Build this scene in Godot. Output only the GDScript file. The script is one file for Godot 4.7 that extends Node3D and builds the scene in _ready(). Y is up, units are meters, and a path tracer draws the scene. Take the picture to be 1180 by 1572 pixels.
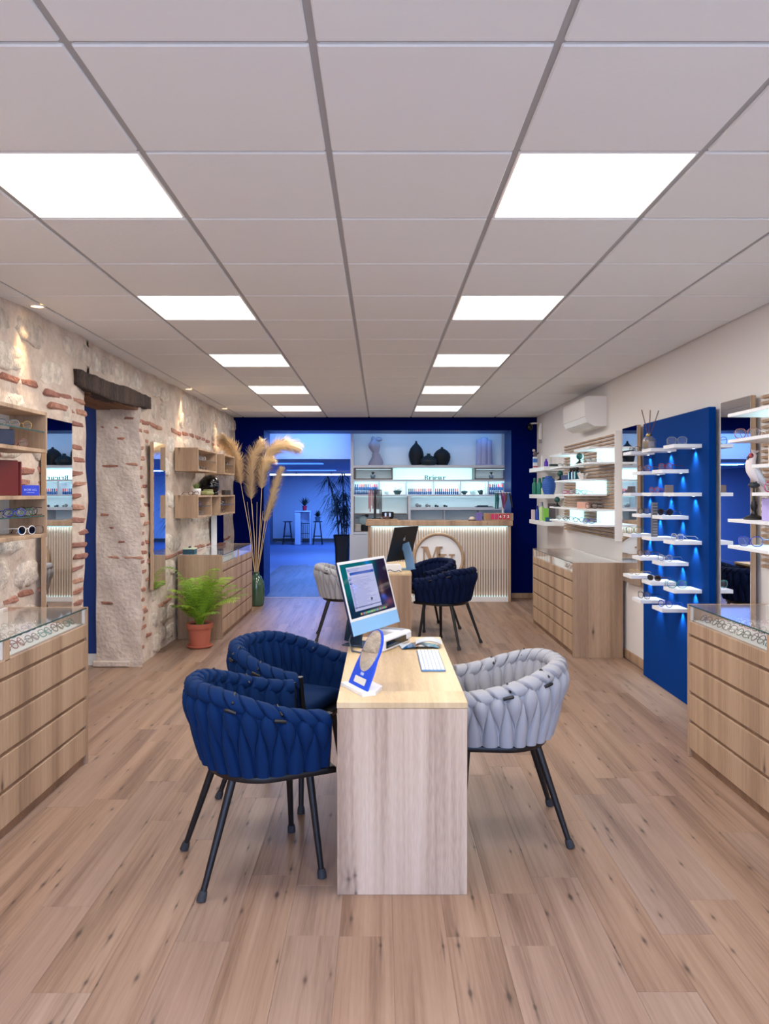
extends Node3D
# An optician's shop: oak cabinets, blue chairs, stone wall on the left, shelves of eyeglasses on the right.
# Units are metres, y up; the camera stands at the origin of the floor plan and looks along -z.
const CEIL := 2.584
const XR := 2.235
const XL := -2.1
const DB := 11.1

class Geo:
	var v := PackedVector3Array()
	var n := PackedVector3Array()
	var uv := PackedVector2Array()
	var ix := PackedInt32Array()
	var t := Transform3D()
	var uo := Vector2.ZERO
	func vert(p: Vector3, nn: Vector3, u: Vector2) -> int:
		v.append(t * p)
		n.append((t.basis * nn).normalized())
		uv.append(u + uo)
		return v.size() - 1
	func tri(a: int, b: int, c: int) -> void:
		var g := (v[b] - v[a]).cross(v[c] - v[a])
		if g.dot(n[a] + n[b] + n[c]) > 0.0:
			ix.append(a)
			ix.append(c)
			ix.append(b)
		else:
			ix.append(a)
			ix.append(b)
			ix.append(c)
	func flat_uv(p: Vector3, nn: Vector3) -> Vector2:
		var a := nn.abs()
		if a.x >= a.y and a.x >= a.z:
			return Vector2(p.z, -p.y)
		if a.y >= a.z:
			return Vector2(p.x, p.z)
		return Vector2(p.x, -p.y)
	func quad(a: Vector3, b: Vector3, c: Vector3, d: Vector3, nn: Vector3) -> void:
		var i := vert(a, nn, flat_uv(a, nn))
		var j := vert(b, nn, flat_uv(b, nn))
		var k := vert(c, nn, flat_uv(c, nn))
		var l := vert(d, nn, flat_uv(d, nn))
		tri(i, j, k)
		tri(i, k, l)
	func box(c: Vector3, s: Vector3, bev := 0.0) -> Geo:
		var h := s * 0.5
		bev = minf(bev, minf(h.x, minf(h.y, h.z)) * 0.9)
		for i in 3:
			var j := (i + 1) % 3
			var k := (i + 2) % 3
			for sg in [-1.0, 1.0]:
				var nn := Vector3.ZERO
				nn[i] = sg
				var q := []
				for w in [[-1.0, -1.0], [1.0, -1.0], [1.0, 1.0], [-1.0, 1.0]]:
					var p := Vector3.ZERO
					p[i] = sg * h[i]
					p[j] = w[0] * (h[j] - bev)
					p[k] = w[1] * (h[k] - bev)
					q.append(c + p)
				quad(q[0], q[1], q[2], q[3], nn)
				if bev > 0.0:
					for sj in [-1.0, 1.0]:
						var a := Vector3.ZERO
						a[i] = sg * h[i]
						a[j] = sj * (h[j] - bev)
						a[k] = h[k] - bev
						var b := a
						b[i] = sg * (h[i] - bev)
						b[j] = sj * h[j]
						var a2 := a
						a2[k] = -a[k]
						var b2 := b
						b2[k] = -b[k]
						var m := Vector3.ZERO
						m[i] = sg
						m[j] = sj
						quad(c + a, c + b, c + b2, c + a2, m)
		if bev > 0.0:
			for sx in [-1.0, 1.0]:
				for sy in [-1.0, 1.0]:
					for sz in [-1.0, 1.0]:
						var s3 := Vector3(sx, sy, sz)
						var e := (h - Vector3.ONE * bev) * s3
						var q1 := vert(c + Vector3(sx * h.x, e.y, e.z), s3, Vector2.ZERO)
						var q2 := vert(c + Vector3(e.x, sy * h.y, e.z), s3, Vector2.ZERO)
						var q3 := vert(c + Vector3(e.x, e.y, sz * h.z), s3, Vector2.ZERO)
						tri(q1, q2, q3)
		return self
	# a sheet of points f(u, w), u and w in 0..1; wrapped sheets turn outwards by themselves, others away from «from» times sgn
	func grid(f: Callable, nu: int, nv: int, wrap := false, sgn := 1.0, from := Vector3.ZERO, su := 1.0, sv := 1.0) -> Geo:
		var pts := PackedVector3Array()
		var nor := PackedVector3Array()
		for j in nv + 1:
			for i in nu + 1:
				pts.append(f.call(0.0 if wrap and i == nu else float(i) / nu, float(j) / nv))
		nor.resize(pts.size())
		var w := nu + 1
		for j in nv:
			for i in nu:
				var a := j * w + i
				var g := (pts[a + 1] - pts[a]).cross(pts[a + w] - pts[a]) + (pts[a + w] - pts[a + w + 1]).cross(pts[a + 1] - pts[a + w + 1])
				nor[a] += g
				nor[a + 1] += g
				nor[a + w] += g
				nor[a + w + 1] += g
		var vote := 0.0
		for j in nv + 1:
			var mid := from
			if wrap:
				var s := nor[j * w] + nor[j * w + nu]
				nor[j * w] = s
				nor[j * w + nu] = s
				mid = Vector3.ZERO
				for i in nu:
					mid += pts[j * w + i]
				mid /= nu
			if pts[j * w].distance_squared_to(pts[j * w + nu / 2]) < 1e-12 and pts[j * w].distance_squared_to(pts[j * w + 1]) < 1e-12:
				var s := Vector3.ZERO
				for i in nu:
					s += nor[j * w + i]
				for i in w:
					nor[j * w + i] = s
			for i in w:
				vote += nor[j * w + i].dot(pts[j * w + i] - mid)
		var flip := (1.0 if vote >= 0.0 else -1.0) * (1.0 if wrap else sgn)
		var first := v.size()
		for j in nv + 1:
			for i in w:
				vert(pts[j * w + i], nor[j * w + i] * flip if nor[j * w + i].length_squared() > 1e-20 else Vector3.UP, Vector2(su * i / nu, sv * j / nv))
		for j in nv:
			for i in nu:
				var a := first + j * w + i
				tri(a, a + 1, a + w + 1)
				tri(a, a + w + 1, a + w)
		return self
	func lathe(profile: Array, seg := 24, c := Vector3.ZERO, sq := Vector3.ONE) -> Geo:
		var f := func(u: float, w: float) -> Vector3:
			var p: Vector2 = profile[int(round(w * (profile.size() - 1)))]
			return c + Vector3(cos(u * TAU) * p.x, p.y, sin(u * TAU) * p.x) * sq
		return grid(f, seg, profile.size() - 1, true, 1.0, Vector3.ZERO, 1.0, 1.0)
	func ball(c: Vector3, r: Vector3, nu := 16, nv := 10) -> Geo:
		return grid(func(u: float, w: float) -> Vector3: return c + Vector3(cos(u * TAU) * sin(w * PI), -cos(w * PI), sin(u * TAU) * sin(w * PI)) * r, nu, nv, true)
	func tube(path: Array, r, seg := 8, closed := false, flat := 1.0) -> Geo:
		var m := path.size()
		var rows := []
		var up := Vector3.UP
		for i in m:
			var d: Vector3 = (path[(i + 1) % m] - path[(i + m - 1) % m]) if closed else (path[mini(i + 1, m - 1)] - path[maxi(i - 1, 0)])
			d = d.normalized()
			if i == 0:
				up = Vector3.UP if absf(d.y) < 0.9 else Vector3.RIGHT
			var sd := d.cross(up).normalized()
			up = sd.cross(d).normalized()
			var rr: float = r[i] if r is Array else r
			rows.append([path[i], sd * rr, up * rr * flat])
		if closed:
			rows.append([rows[0][0], rows[0][1], rows[0][2]])
		else:
			rows.insert(0, [rows[0][0], Vector3.ZERO, Vector3.ZERO])
			rows.insert(1, rows[1])
			rows.append(rows[-1])
			rows.append([rows[-1][0], Vector3.ZERO, Vector3.ZERO])
		var f := func(u: float, w: float) -> Vector3:
			var k: Array = rows[int(round(w * (rows.size() - 1)))]
			return k[0] + k[1] * cos(u * TAU) + k[2] * sin(u * TAU)
		return grid(f, seg, rows.size() - 1, true)
	func prism(poly: PackedVector2Array, z0: float, z1: float) -> Geo:
		var ids := Geometry2D.triangulate_polygon(poly)
		for z in [z0, z1]:
			var nn := Vector3(0, 0, 1 if z == maxf(z0, z1) else -1)
			var first := v.size()
			for p in poly:
				vert(Vector3(p.x, p.y, z), nn, Vector2(p.x, -p.y))
			for i in ids.size() / 3:
				tri(first + ids[i * 3], first + ids[i * 3 + 1], first + ids[i * 3 + 2])
		var area := 0.0
		for i in poly.size():
			area += poly[i].cross(poly[(i + 1) % poly.size()])
		for i in poly.size():
			var a := poly[i]
			var b := poly[(i + 1) % poly.size()]
			var e := (b - a).normalized() * signf(area)
			quad(Vector3(a.x, a.y, z0), Vector3(b.x, b.y, z0), Vector3(b.x, b.y, z1), Vector3(a.x, a.y, z1), Vector3(e.y, -e.x, 0))
		return self
	func leaf(p: Vector3, d: Vector3, side: Vector3, length: float, width: float, droop := 0.0) -> Geo:
		# a folded blade: base, widest part, tip
		var up := side.cross(d).normalized()
		var a := p
		var m := p + d * length * 0.45 + Vector3.DOWN * droop * 0.2
		var e := p + d * length + Vector3.DOWN * droop
		var nn := up if up.y >= 0.0 else -up
		var q := vert(a, nn, Vector2.ZERO)
		var q1 := vert(m + side * width * 0.5, nn + side * 0.4, Vector2.ONE)
		var q2 := vert(m - side * width * 0.5, nn - side * 0.4, Vector2.ONE)
		var q3 := vert(m - nn * width * 0.12, nn, Vector2.ONE)
		var q4 := vert(e, nn, Vector2.ONE)
		tri(q, q1, q3)
		tri(q, q3, q2)
		tri(q1, q4, q3)
		tri(q3, q4, q2)
		return self
	func mesh() -> ArrayMesh:
		var a := []
		a.resize(Mesh.ARRAY_MAX)
		a[Mesh.ARRAY_VERTEX] = v
		a[Mesh.ARRAY_NORMAL] = n
		a[Mesh.ARRAY_TEX_UV] = uv
		a[Mesh.ARRAY_INDEX] = ix
		var m := ArrayMesh.new()
		m.add_surface_from_arrays(Mesh.PRIMITIVE_TRIANGLES, a)
		return m

var M := {}
var used := {}
var rng := RandomNumberGenerator.new()

func P(x: float, y: float, d: float) -> Vector3:
	return Vector3(x, y, -d)

func numbered(called: String) -> String:
	var k: int = used.get(called, 0)
	used[called] = k + 1
	return called if k == 0 else "%s_%03d" % [called, k]

func part(called: String, g, m: Material, parent: Node3D) -> MeshInstance3D:
	var o := MeshInstance3D.new()
	o.name = called
	o.mesh = g.mesh() if g is Geo else g
	o.material_override = m
	parent.add_child(o, true)
	return o

func thing(called: String, label: String, category: String, at := Vector3.ZERO, turn := 0.0, group := "") -> Node3D:
	var o := Node3D.new()
	o.name = numbered(called)
	add_child(o, true)
	o.position = at
	o.rotation.y = turn
	return tag(o, label, category, group)

func tag(o: Node3D, label: String, category: String, group := "") -> Node3D:
	o.set_meta("label", label)
	o.set_meta("category", category)
	if group:
		o.set_meta("group", group)
	return o

func single(called: String, g, m: Material, label: String, category: String, at := Vector3.ZERO, turn := 0.0, group := "") -> MeshInstance3D:
	var o := part(numbered(called), g, m, self)
	o.position = at
	o.rotation.y = turn
	tag(o, label, category, group)
	return o

func struct(called: String, g, m: Material, label := "") -> MeshInstance3D:
	var o := part(numbered(called), g, m, self)
	o.set_meta("kind", "structure")
	if label:
		o.set_meta("label", label)
	return o

func paint(c: Color, rough := 0.6, metal := 0.0) -> StandardMaterial3D:
	var m := StandardMaterial3D.new()
	m.albedo_color = c
	m.roughness = rough
	m.metallic = metal
	return m

func rgb(r: int, g: int, b: int) -> Color:
	return Color8(r, g, b)

func glow(c: Color, e: float) -> StandardMaterial3D:
	var m := paint(c, 0.5)
	m.emission_enabled = true
	m.emission = c
	m.emission_energy_multiplier = e
	return m

func pane(alpha: float, tint := Color.WHITE) -> StandardMaterial3D:
	var m := paint(Color(tint, alpha), 0.03)
	m.transparency = BaseMaterial3D.TRANSPARENCY_ALPHA
	return m

func noise(freq: float, sd: int, oct := 3) -> FastNoiseLite:
	var f := FastNoiseLite.new()
	f.seed = sd
	f.frequency = freq
	f.fractal_octaves = oct
	f.noise_type = FastNoiseLite.TYPE_SIMPLEX_SMOOTH
	return f

func tex(w: int, h: int, pick: Callable) -> ImageTexture:
	var b := PackedByteArray()
	b.resize(w * h * 3)
	var k := 0
	for y in h:
		for x in w:
			var c: Color = pick.call(x, y)
			b[k] = clampi(int(c.r * 255.0), 0, 255)
			b[k + 1] = clampi(int(c.g * 255.0), 0, 255)
			b[k + 2] = clampi(int(c.b * 255.0), 0, 255)
			k += 3
	return ImageTexture.create_from_image(Image.create_from_data(w, h, false, Image.FORMAT_RGB8, b))

# wood whose grain runs along v: long streaks, fine pores, a few knots with dark hearts
func wood_tex(w: int, h: int, sd: int, dark: Color, mid: Color, pale: Color, knots: int, streak: float, strips := 0) -> ImageTexture:
	var n1 := noise(0.012, sd, 3)
	var n2 := noise(0.09, sd + 1, 2)
	var n3 := noise(0.35, sd + 2, 1)
	var r := RandomNumberGenerator.new()
	r.seed = sd
	var ks := []
	for i in knots:
		ks.append([r.randf() * w, r.randf() * h, r.randf_range(2.0, 5.0), r.randf_range(0.45, 1.0), r.randf_range(14.0, 46.0)])
	var buckets := {}
	for k in ks:
		var reach: float = k[4] * 3.0
		for by in range(int((k[1] - reach) / 32.0), int((k[1] + reach) / 32.0) + 1):
			for bx in range(int((k[0] - 24.0) / 32.0), int((k[0] + 24.0) / 32.0) + 1):
				var key := Vector2i(bx, by)
				if not buckets.has(key):
					buckets[key] = []
				buckets[key].append(k)
	return tex(w, h, func(x: int, y: int) -> Color:
		var shift := 0.0
		var hurt := 0.0
		for k in buckets.get(Vector2i(x / 32, y / 32), []):
			var dx: float = x - k[0]
			var dy: float = y - k[1]
			var q: float = dx * dx / (k[2] * k[2]) + dy * dy / (k[2] * k[2] * 2.6)
			shift += 5.0 * signf(dx) * exp(-q * 0.1)
			hurt += k[3] * (0.55 * exp(-q * 0.8) + 0.5 * exp(-dx * dx / (k[2] * k[2] * 0.6) - dy * dy / (k[4] * k[4])))
		var cell := 0.0
		if strips > 0:
			cell = float((x * strips / w) * 37)
		var g := n1.get_noise_2d(x + shift + cell * 9.0, y * streak * 0.8 + cell * 31.0)
		var f := n2.get_noise_2d(x + shift * 1.5, y * streak * 0.35 + cell)
		var p := n3.get_noise_2d(x, y * 0.05)
		var s := 0.5 + g * 0.55 + f * 0.22 + p * 0.10
		var c := dark.lerp(mid, clampf(s * 2.0, 0.0, 1.0)) if s < 0.5 else mid.lerp(pale, clampf(s * 2.0 - 1.0, 0.0, 1.0))
		return c.lerp(dark * 0.42, clampf(hurt, 0.0, 0.7)))

func triplanar(m: StandardMaterial3D, t: Texture2D, scale: float, offset := Vector3.ZERO, world := false) -> StandardMaterial3D:
	m.albedo_texture = t
	m.uv1_triplanar = true
	m.uv1_world_triplanar = world
	m.uv1_scale = Vector3.ONE * scale
	m.uv1_offset = offset
	m.uv1_triplanar_sharpness = 8.0
	return m

func relief(m: StandardMaterial3D, freq: float, sd: int, cm: float, px := 256, oct := 4) -> StandardMaterial3D:
	var n := NoiseTexture2D.new()
	n.width = px
	n.height = px
	n.seamless = true
	n.noise = noise(freq, sd, oct)
	m.heightmap_enabled = true
	m.heightmap_texture = n
	m.heightmap_scale = cm
	return m

func omni(at: Vector3, c: Color, e: float, size := 0.05) -> void:
	var l := OmniLight3D.new()
	l.name = "lamp_light"
	l.light_color = c
	l.light_energy = e
	l.light_size = size
	l.omni_range = 15.0
	l.omni_attenuation = 2.0
	l.shadow_enabled = true
	add_child(l, true)
	l.position = at

func area(at: Vector3, c: Color, e: float, size: Vector2, towards: Vector3) -> void:
	var l := AreaLight3D.new()
	l.name = "panel_light"
	l.light_color = c
	l.light_energy = e
	l.area_size = size
	l.area_normalize_energy = true
	l.area_range = 20.0
	l.area_attenuation = 2.0
	l.shadow_enabled = true
	add_child(l, true)
	l.look_at_from_position(at, at + towards, Vector3.UP if absf(towards.normalized().y) < 0.9 else Vector3.FORWARD)

func spot(at: Vector3, c: Color, e: float, towards: Vector3, angle: float, soft := 0.6, size := 0.015) -> void:
	var l := SpotLight3D.new()
	l.name = "spot_light"
	l.light_color = c
	l.light_energy = e
	l.spot_angle = angle
	l.spot_angle_attenuation = soft
	l.light_size = size
	l.spot_range = 12.0
	l.spot_attenuation = 2.0
	l.shadow_enabled = true
	add_child(l, true)
	l.look_at_from_position(at, at + towards, Vector3.FORWARD if absf(towards.normalized().y) > 0.9 else Vector3.UP)

func _ready() -> void:
	rng.seed = 7
	# ---------- camera, sky, exposure ----------
	var cam := Camera3D.new()
	cam.name = "camera"
	cam.projection = Camera3D.PROJECTION_FRUSTUM
	cam.near = 0.05
	cam.far = 80.0
	cam.size = 0.05 * 1572.0 / 1191.0
	cam.frustum_offset = Vector2(0.05 * 6.0 / 1191.0, -0.05 * 28.0 / 1191.0)
	cam.position = Vector3(0, 1.49, 0)
	add_child(cam)
	cam.current = true
	var we := WorldEnvironment.new()
	we.name = "world"
	var e := Environment.new()
	e.background_mode = Environment.BG_SKY
	var sky := Sky.new()
	var psm := ProceduralSkyMaterial.new()
	psm.sky_top_color = Color(0.40, 0.58, 0.90)
	psm.sky_horizon_color = Color(0.68, 0.80, 0.96)
	psm.ground_bottom_color = Color(0.50, 0.57, 0.66)
	psm.ground_horizon_color = Color(0.56, 0.63, 0.72)
	psm.sky_energy_multiplier = SKY
	psm.ground_energy_multiplier = SKY
	sky.sky_material = psm
	e.sky = sky
	e.tonemap_mode = Environment.TONE_MAPPER_LINEAR
	e.tonemap_exposure = EXPOSURE
	e.sdfgi_enabled = true
	e.ssao_enabled = true
	e.ssil_enabled = true
	we.environment = e
	add_child(we)
	# large area lights: the ceiling panels (their glowing faces are built with the ceiling), the blue panels added in the back room
	for i in PANEL_ROWS:
		for x in PANEL_X:
			area(P(x, CEIL - 0.012, 1.887 + 0.6 * i + 0.3), WARM, PANEL_E, Vector2(0.56, 0.56), Vector3.DOWN)
	for d in ADDED_BACK_LAMPS:
		for x in [-1.6, 1.0]:
			area(P(x, 2.015, d), BLUE, BACK_E, Vector2(1.1, 0.3), Vector3.DOWN)
	area(P(-1.15, 2.36, 11.76), BLUE, 0.9, Vector2(1.0, 0.03), Vector3(0, -0.45, -1))  # unseen blue strip added behind the header to light the passage wall
	area(P(0.75, 2.39, 11.76), Color(0.42, 0.70, 1.0), 0.2, Vector2(2.2, 0.03), Vector3(0, -0.6, -1))  # second unseen strip, added to light the top niche
	make_materials()
	floor_and_ceiling()
	side_walls()
	back_of_shop()
	desks_and_chairs()
	cabinets()
	left_wall_things()
	right_wall_things()
	counter_things()
	back_room_things()
	plants()

const SKY := 2.7
const EXPOSURE := 1.12
const PANEL_E := 1.5
const BACK_E := 7.5
const WARM := Color(1.0, 0.985, 0.97)
const BLUE := Color(0.36, 0.58, 1.0)
const PANEL_ROWS := [-5, -2, 1, 4, 7, 10, 13]
const PANEL_X := [-1.066, 0.734]
const ADDED_BACK_LAMPS := [14.0, 18.0, 22.0]  # depths of the panels added to give the back room its blue light

func make_materials() -> void:
	var oak := wood_tex(768, 1024, 11, Color(0.55, 0.44, 0.345), Color(0.69, 0.57, 0.455), Color(0.765, 0.65, 0.535), 8, 0.04)
	var plank := wood_tex(1024, 1024, 23, Color(0.475, 0.38, 0.32), Color(0.605, 0.50, 0.43), Color(0.67, 0.57, 0.50), 60, 0.055, 8)
	var grey_oak := wood_tex(512, 1024, 37, Color(0.60, 0.50, 0.42), Color(0.77, 0.67, 0.575), Color(0.86, 0.775, 0.69), 10, 0.022)
	M.oak = triplanar(paint(Color.WHITE, 0.55), oak, 0.5, Vector3(0.5, 0.05, 0.5))
	M.oak_dark = triplanar(paint(Color(0.78, 0.72, 0.68), 0.6), oak, 0.5, Vector3(0.3, 0.3, 0.1))
	M.oak_top = triplanar(paint(Color(1.14, 1.06, 0.95).clamp(), 0.5), wood_tex(512, 1024, 51, Color(0.72, 0.60, 0.46), Color(0.83, 0.715, 0.57), Color(0.89, 0.79, 0.66), 5, 0.05), 0.6, Vector3(0.5, 0.5, 0.1))
	M.grey_oak = triplanar(paint(Color.WHITE, 0.6), grey_oak, 0.9, Vector3(0.4, 0.05, 0.4))
	var tints := [Color(1, 1, 1), Color(0.97, 0.955, 0.95), Color(1.0, 0.98, 0.95), Color(0.95, 0.95, 0.965), Color(0.985, 0.96, 0.93)]
	M.planks = []
	M.blue_planks = []
	for t in tints:
		var m := paint(t, 0.42)
		m.albedo_texture = plank
		m.metallic_specular = 0.4
		M.planks.append(m)
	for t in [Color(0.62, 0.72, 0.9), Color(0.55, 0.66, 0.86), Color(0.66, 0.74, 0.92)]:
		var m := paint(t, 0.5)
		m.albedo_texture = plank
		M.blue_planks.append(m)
	M.oak_pale = triplanar(paint(Color(1.0, 0.99, 0.97), 0.55), grey_oak, 0.6, Vector3(0.3, 0.2, 0.4))
	M.under = paint(rgb(70, 55, 45), 0.9)
	M.tile = relief(paint(rgb(234, 234, 234), 0.95), 0.12, 3, 0.04, 256, 2)
	M.grid = paint(rgb(172, 171, 171), 0.5)
	M.white = paint(rgb(236, 233, 230), 0.6)
	M.shelf_white = paint(rgb(245, 245, 245), 0.35)
	M.wall = relief(paint(rgb(232, 227, 223), 0.9), 0.05, 5, 0.05)
	M.navy = paint(rgb(0, 14, 80), 0.85)
	M.navy.metallic_specular = 0.12
	M.panel_blue = paint(rgb(0, 56, 130), 0.65)
	M.panel_blue.metallic_specular = 0.15
	M.portal = paint(rgb(18, 66, 150), 0.5)  # the navy of the end wall, with cool light put into the colour
	M.side_blue = paint(rgb(20, 56, 128), 0.7)
	M.plaster = triplanar(relief(paint(Color.WHITE, 0.95), 0.03, 9, 1.0, 512, 5), tex(256, 256, blotch(4, Color(0.75, 0.675, 0.615), Color(0.865, 0.80, 0.74))), 0.55, Vector3.ZERO, true)
	M.jamb = triplanar(relief(paint(Color.WHITE, 0.95), 0.06, 19, 0.7, 512, 4), tex(256, 256, blotch(6, Color(0.78, 0.71, 0.655), Color(0.85, 0.785, 0.73))), 0.7, Vector3.ZERO, true)
	M.stones = []
	for c in [Color(0.92, 0.865, 0.80), Color(0.89, 0.83, 0.77), Color(0.94, 0.895, 0.84), Color(0.84, 0.785, 0.73)]:
		M.stones.append(triplanar(relief(paint(c, 0.95), 0.05, 29, 0.5, 256, 5), tex(128, 128, blotch(8, Color(0.8, 0.8, 0.8), Color(1.0, 1.0, 1.0))), 3.0, Vector3.ZERO, true))
	M.bricks = []
	for c in [rgb(190, 138, 118), rgb(178, 124, 106), rgb(200, 152, 130), rgb(168, 118, 104)]:
		M.bricks.append(triplanar(relief(paint(c, 0.95), 0.1, 31, 0.5, 128, 4), tex(128, 128, blotch(12, Color(0.78, 0.76, 0.74), Color(1.0, 1.0, 1.0))), 4.0, Vector3.ZERO, true))
	M.beam = triplanar(relief(paint(rgb(96, 80, 72), 0.9), 0.06, 41, 1.0), wood_tex(256, 256, 44, Color(0.45, 0.4, 0.38), Color(0.7, 0.65, 0.62), Color(0.95, 0.9, 0.86), 3, 0.06), 1.5)
	M.old_board = triplanar(paint(rgb(160, 120, 88), 0.85), wood_tex(256, 256, 45, Color(0.55, 0.5, 0.45), Color(0.8, 0.76, 0.72), Color(1, 0.96, 0.9), 4, 0.06), 1.5)
	M.mirror = paint(Color(0.92, 0.93, 0.94), 0.01, 1.0)
	M.glass = pane(0.06)
	M.glass_edge = paint(rgb(40, 84, 84), 0.15)
	M.lens = pane(0.03)
	M.lens.metallic_specular = 0.12
	M.dark_lens = pane(0.75, Color(0.03, 0.03, 0.05))
	M.black = paint(rgb(16, 16, 19), 0.42)
	M.gloss_black = paint(rgb(6, 6, 9), 0.06)
	M.metal = paint(rgb(190, 190, 195), 0.25, 1.0)
	M.diffuser = glow(Color(1.0, 0.98, 0.96), 1.6)
	M.led = glow(Color(0.79, 0.98, 1.0), 0.8)
	M.blue_velvet = velvet(rgb(1, 36, 80))
	M.navy_velvet = velvet(rgb(1, 17, 52))
	M.grey_velvet = velvet(rgb(164, 163, 166))

func blotch(sd: int, a: Color, b: Color) -> Callable:
	var n := noise(0.03, sd, 4)
	var n2 := noise(0.2, sd + 1, 2)
	return func(x: int, y: int) -> Color: return a.lerp(b, clampf(0.5 + n.get_noise_2d(x, y) * 0.8 + n2.get_noise_2d(x, y) * 0.25, 0.0, 1.0))

func velvet(c: Color) -> StandardMaterial3D:
	var m := paint(c, 0.85)
	m.rim_enabled = true
	m.rim = 0.35
	m.rim_tint = 0.8
	m.metallic_specular = 0.3
	return m

# ---------- floor and ceiling ----------
func floor_and_ceiling() -> void:
	var fl := struct("floor", Geo.new().box(P(-0.6, -0.06, 5.0), Vector3(7.8, 0.1, 13.6)), M.under, "oak plank floor of the shop")
	var shapes := []
	for k in 16:
		var g := Geo.new()
		g.uo = Vector2.ZERO
		var c := Vector2((k % 8 + 0.5) / 8.0, 0.5 * (k / 8) + 0.05)
		g.box(Vector3.ZERO, Vector3(0.1806, 0.012, 1.2195), 0.0006)
		for i in g.v.size():
			g.uv[i] = c + Vector2(g.v[i].x / 0.179 * 0.118, (g.v[i].z + 0.61) / 1.22 * 0.62)
		shapes.append(g.mesh())
	for col in 24:
		var x := XL - 0.03 + 0.09 + col * 0.181
		var off := rng.randf() * 1.22
		for r in 12:
			var d0 := -1.8 + off + r * 1.22 - 1.22
			var len := minf(1.22, 11.115 - d0)
			if len < 0.06:
				continue
			var o := part("plank", shapes[rng.randi() % 16], M.planks[rng.randi() % 5], fl)
			o.position = P(x, -0.006, d0 + len / 2)
			o.scale.z = len / 1.22
			if rng.randf() < 0.5:
				o.rotation.y = PI
	for col in 4:
		for r in 2:
			var o := part("plank", shapes[rng.randi() % 16], M.planks[rng.randi() % 5], fl)
			o.position = P(-2.221 - col * 0.181, -0.006, 5.0 + r * 1.22 + 0.3 * col)
	# the back room's floor looks blue under its light, also put into its colour: planks nearest the threshold one by one, the rest as one sheet
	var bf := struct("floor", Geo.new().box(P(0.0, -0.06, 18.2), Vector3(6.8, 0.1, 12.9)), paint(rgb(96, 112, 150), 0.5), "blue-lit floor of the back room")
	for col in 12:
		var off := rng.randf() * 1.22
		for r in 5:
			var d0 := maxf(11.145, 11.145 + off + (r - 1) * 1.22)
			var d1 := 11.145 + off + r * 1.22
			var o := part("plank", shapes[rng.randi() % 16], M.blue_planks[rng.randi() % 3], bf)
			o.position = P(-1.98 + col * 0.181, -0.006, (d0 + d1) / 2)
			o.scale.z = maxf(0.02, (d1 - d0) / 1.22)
	struct("trim_1", Geo.new().box(P(-1.1, 0.002, 11.13), Vector3(1.2, 0.008, 0.035), 0.002), paint(rgb(205, 190, 190), 0.4), "metal threshold strip in the passage")
	# ceiling: slab, recessed bars, tiles that hang a little lower, glowing panels
	var ce := struct("ceiling", Geo.new().box(P(-0.95, CEIL + 0.09, 4.7), Vector3(7.0, 0.1, 13.0)), M.white, "suspended ceiling of white tiles")
	var xs := [XL - 0.05, -1.966, -1.366, -0.766, -0.166, 0.434, 1.034, 1.634, XR]
	for k in range(1, 8):
		part("grid_bar", Geo.new().box(P(xs[k], CEIL + 0.02, 4.7), Vector3(0.036, 0.024, 12.86)), M.grid, ce)
	var shape := Geo.new().box(Vector3.ZERO, Vector3(0.580, 0.022, 0.584), 0.004).mesh()
	var narrow := Geo.new().box(Vector3.ZERO, Vector3(0.166, 0.022, 0.584), 0.004).mesh()
	for i in range(-6, 16):
		part("grid_bar", Geo.new().box(P(0.05, CEIL + 0.02, 1.887 + 0.6 * i), Vector3(4.4, 0.02, 0.024)), M.grid, ce)
		for k in 8:
			var d := 1.887 + 0.6 * i + 0.3
			if d > DB + 0.1:
				continue
			var x: float = (xs[k] + xs[k + 1]) / 2
			if i in PANEL_ROWS and (k == 2 or k == 5):
				var lp := single("ceiling_light", Geo.new().box(Vector3.ZERO, Vector3(0.58, 0.02, 0.584), 0.002), M.white, "square white LED panel in the ceiling, %s of the %s row" % [["behind the viewer", "behind the viewer", "nearest", "second", "third", "fourth", "farthest"][PANEL_ROWS.find(i)], "left" if k == 2 else "right"], "ceiling light", P(x, CEIL + 0.012, d), 0.0, "ceiling light panels")
				part("diffuser", Geo.new().box(Vector3(0, -0.0115, 0), Vector3(0.562, 0.004, 0.566)), M.diffuser, lp)
				continue
			var t := part("ceiling_tile", narrow if k == 0 else shape, M.tile, ce)
			t.position = P(x, CEIL + 0.011, d)
			if d + 0.3 > DB:
				t.scale.z = 0.36
				t.position.z = -10.995

# ---------- side walls ----------
func wall_bump(y: float, d: float) -> float:
	return 0.014 * sin(d * 2.1 + y * 1.3) + 0.01 * sin(d * 7.3 - y * 5.1) + 0.007 * sin(d * 15.0 + y * 13.0 + sin(d * 5.0))

func stone_sheet(d0: float, d1: float, y0: float, y1: float, round_far: bool, round_near: bool) -> Geo:
	var g := Geo.new()
	var f := func(u: float, w: float) -> Vector3:
		var d := lerpf(d0, d1, u)
		var y := lerpf(y0, y1, w)
		var x := XL + wall_bump(y, d)
		if round_far:
			x -= 0.05 * exp(-(d1 - d) / 0.02)
		if round_near:
			x -= 0.05 * exp(-(d - d0) / 0.02)
		return P(x, y, d)
	g.grid(f, int((d1 - d0) / 0.045), int((y1 - y0) / 0.06) + 1, false, 1.0, P(-3.0, 1.3, (d0 + d1) / 2))
	g.box(P(XL - 0.185, (y0 + y1) / 2, (d0 + d1) / 2), Vector3(0.31, y1 - y0, d1 - d0 - 0.004))
	return g

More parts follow.
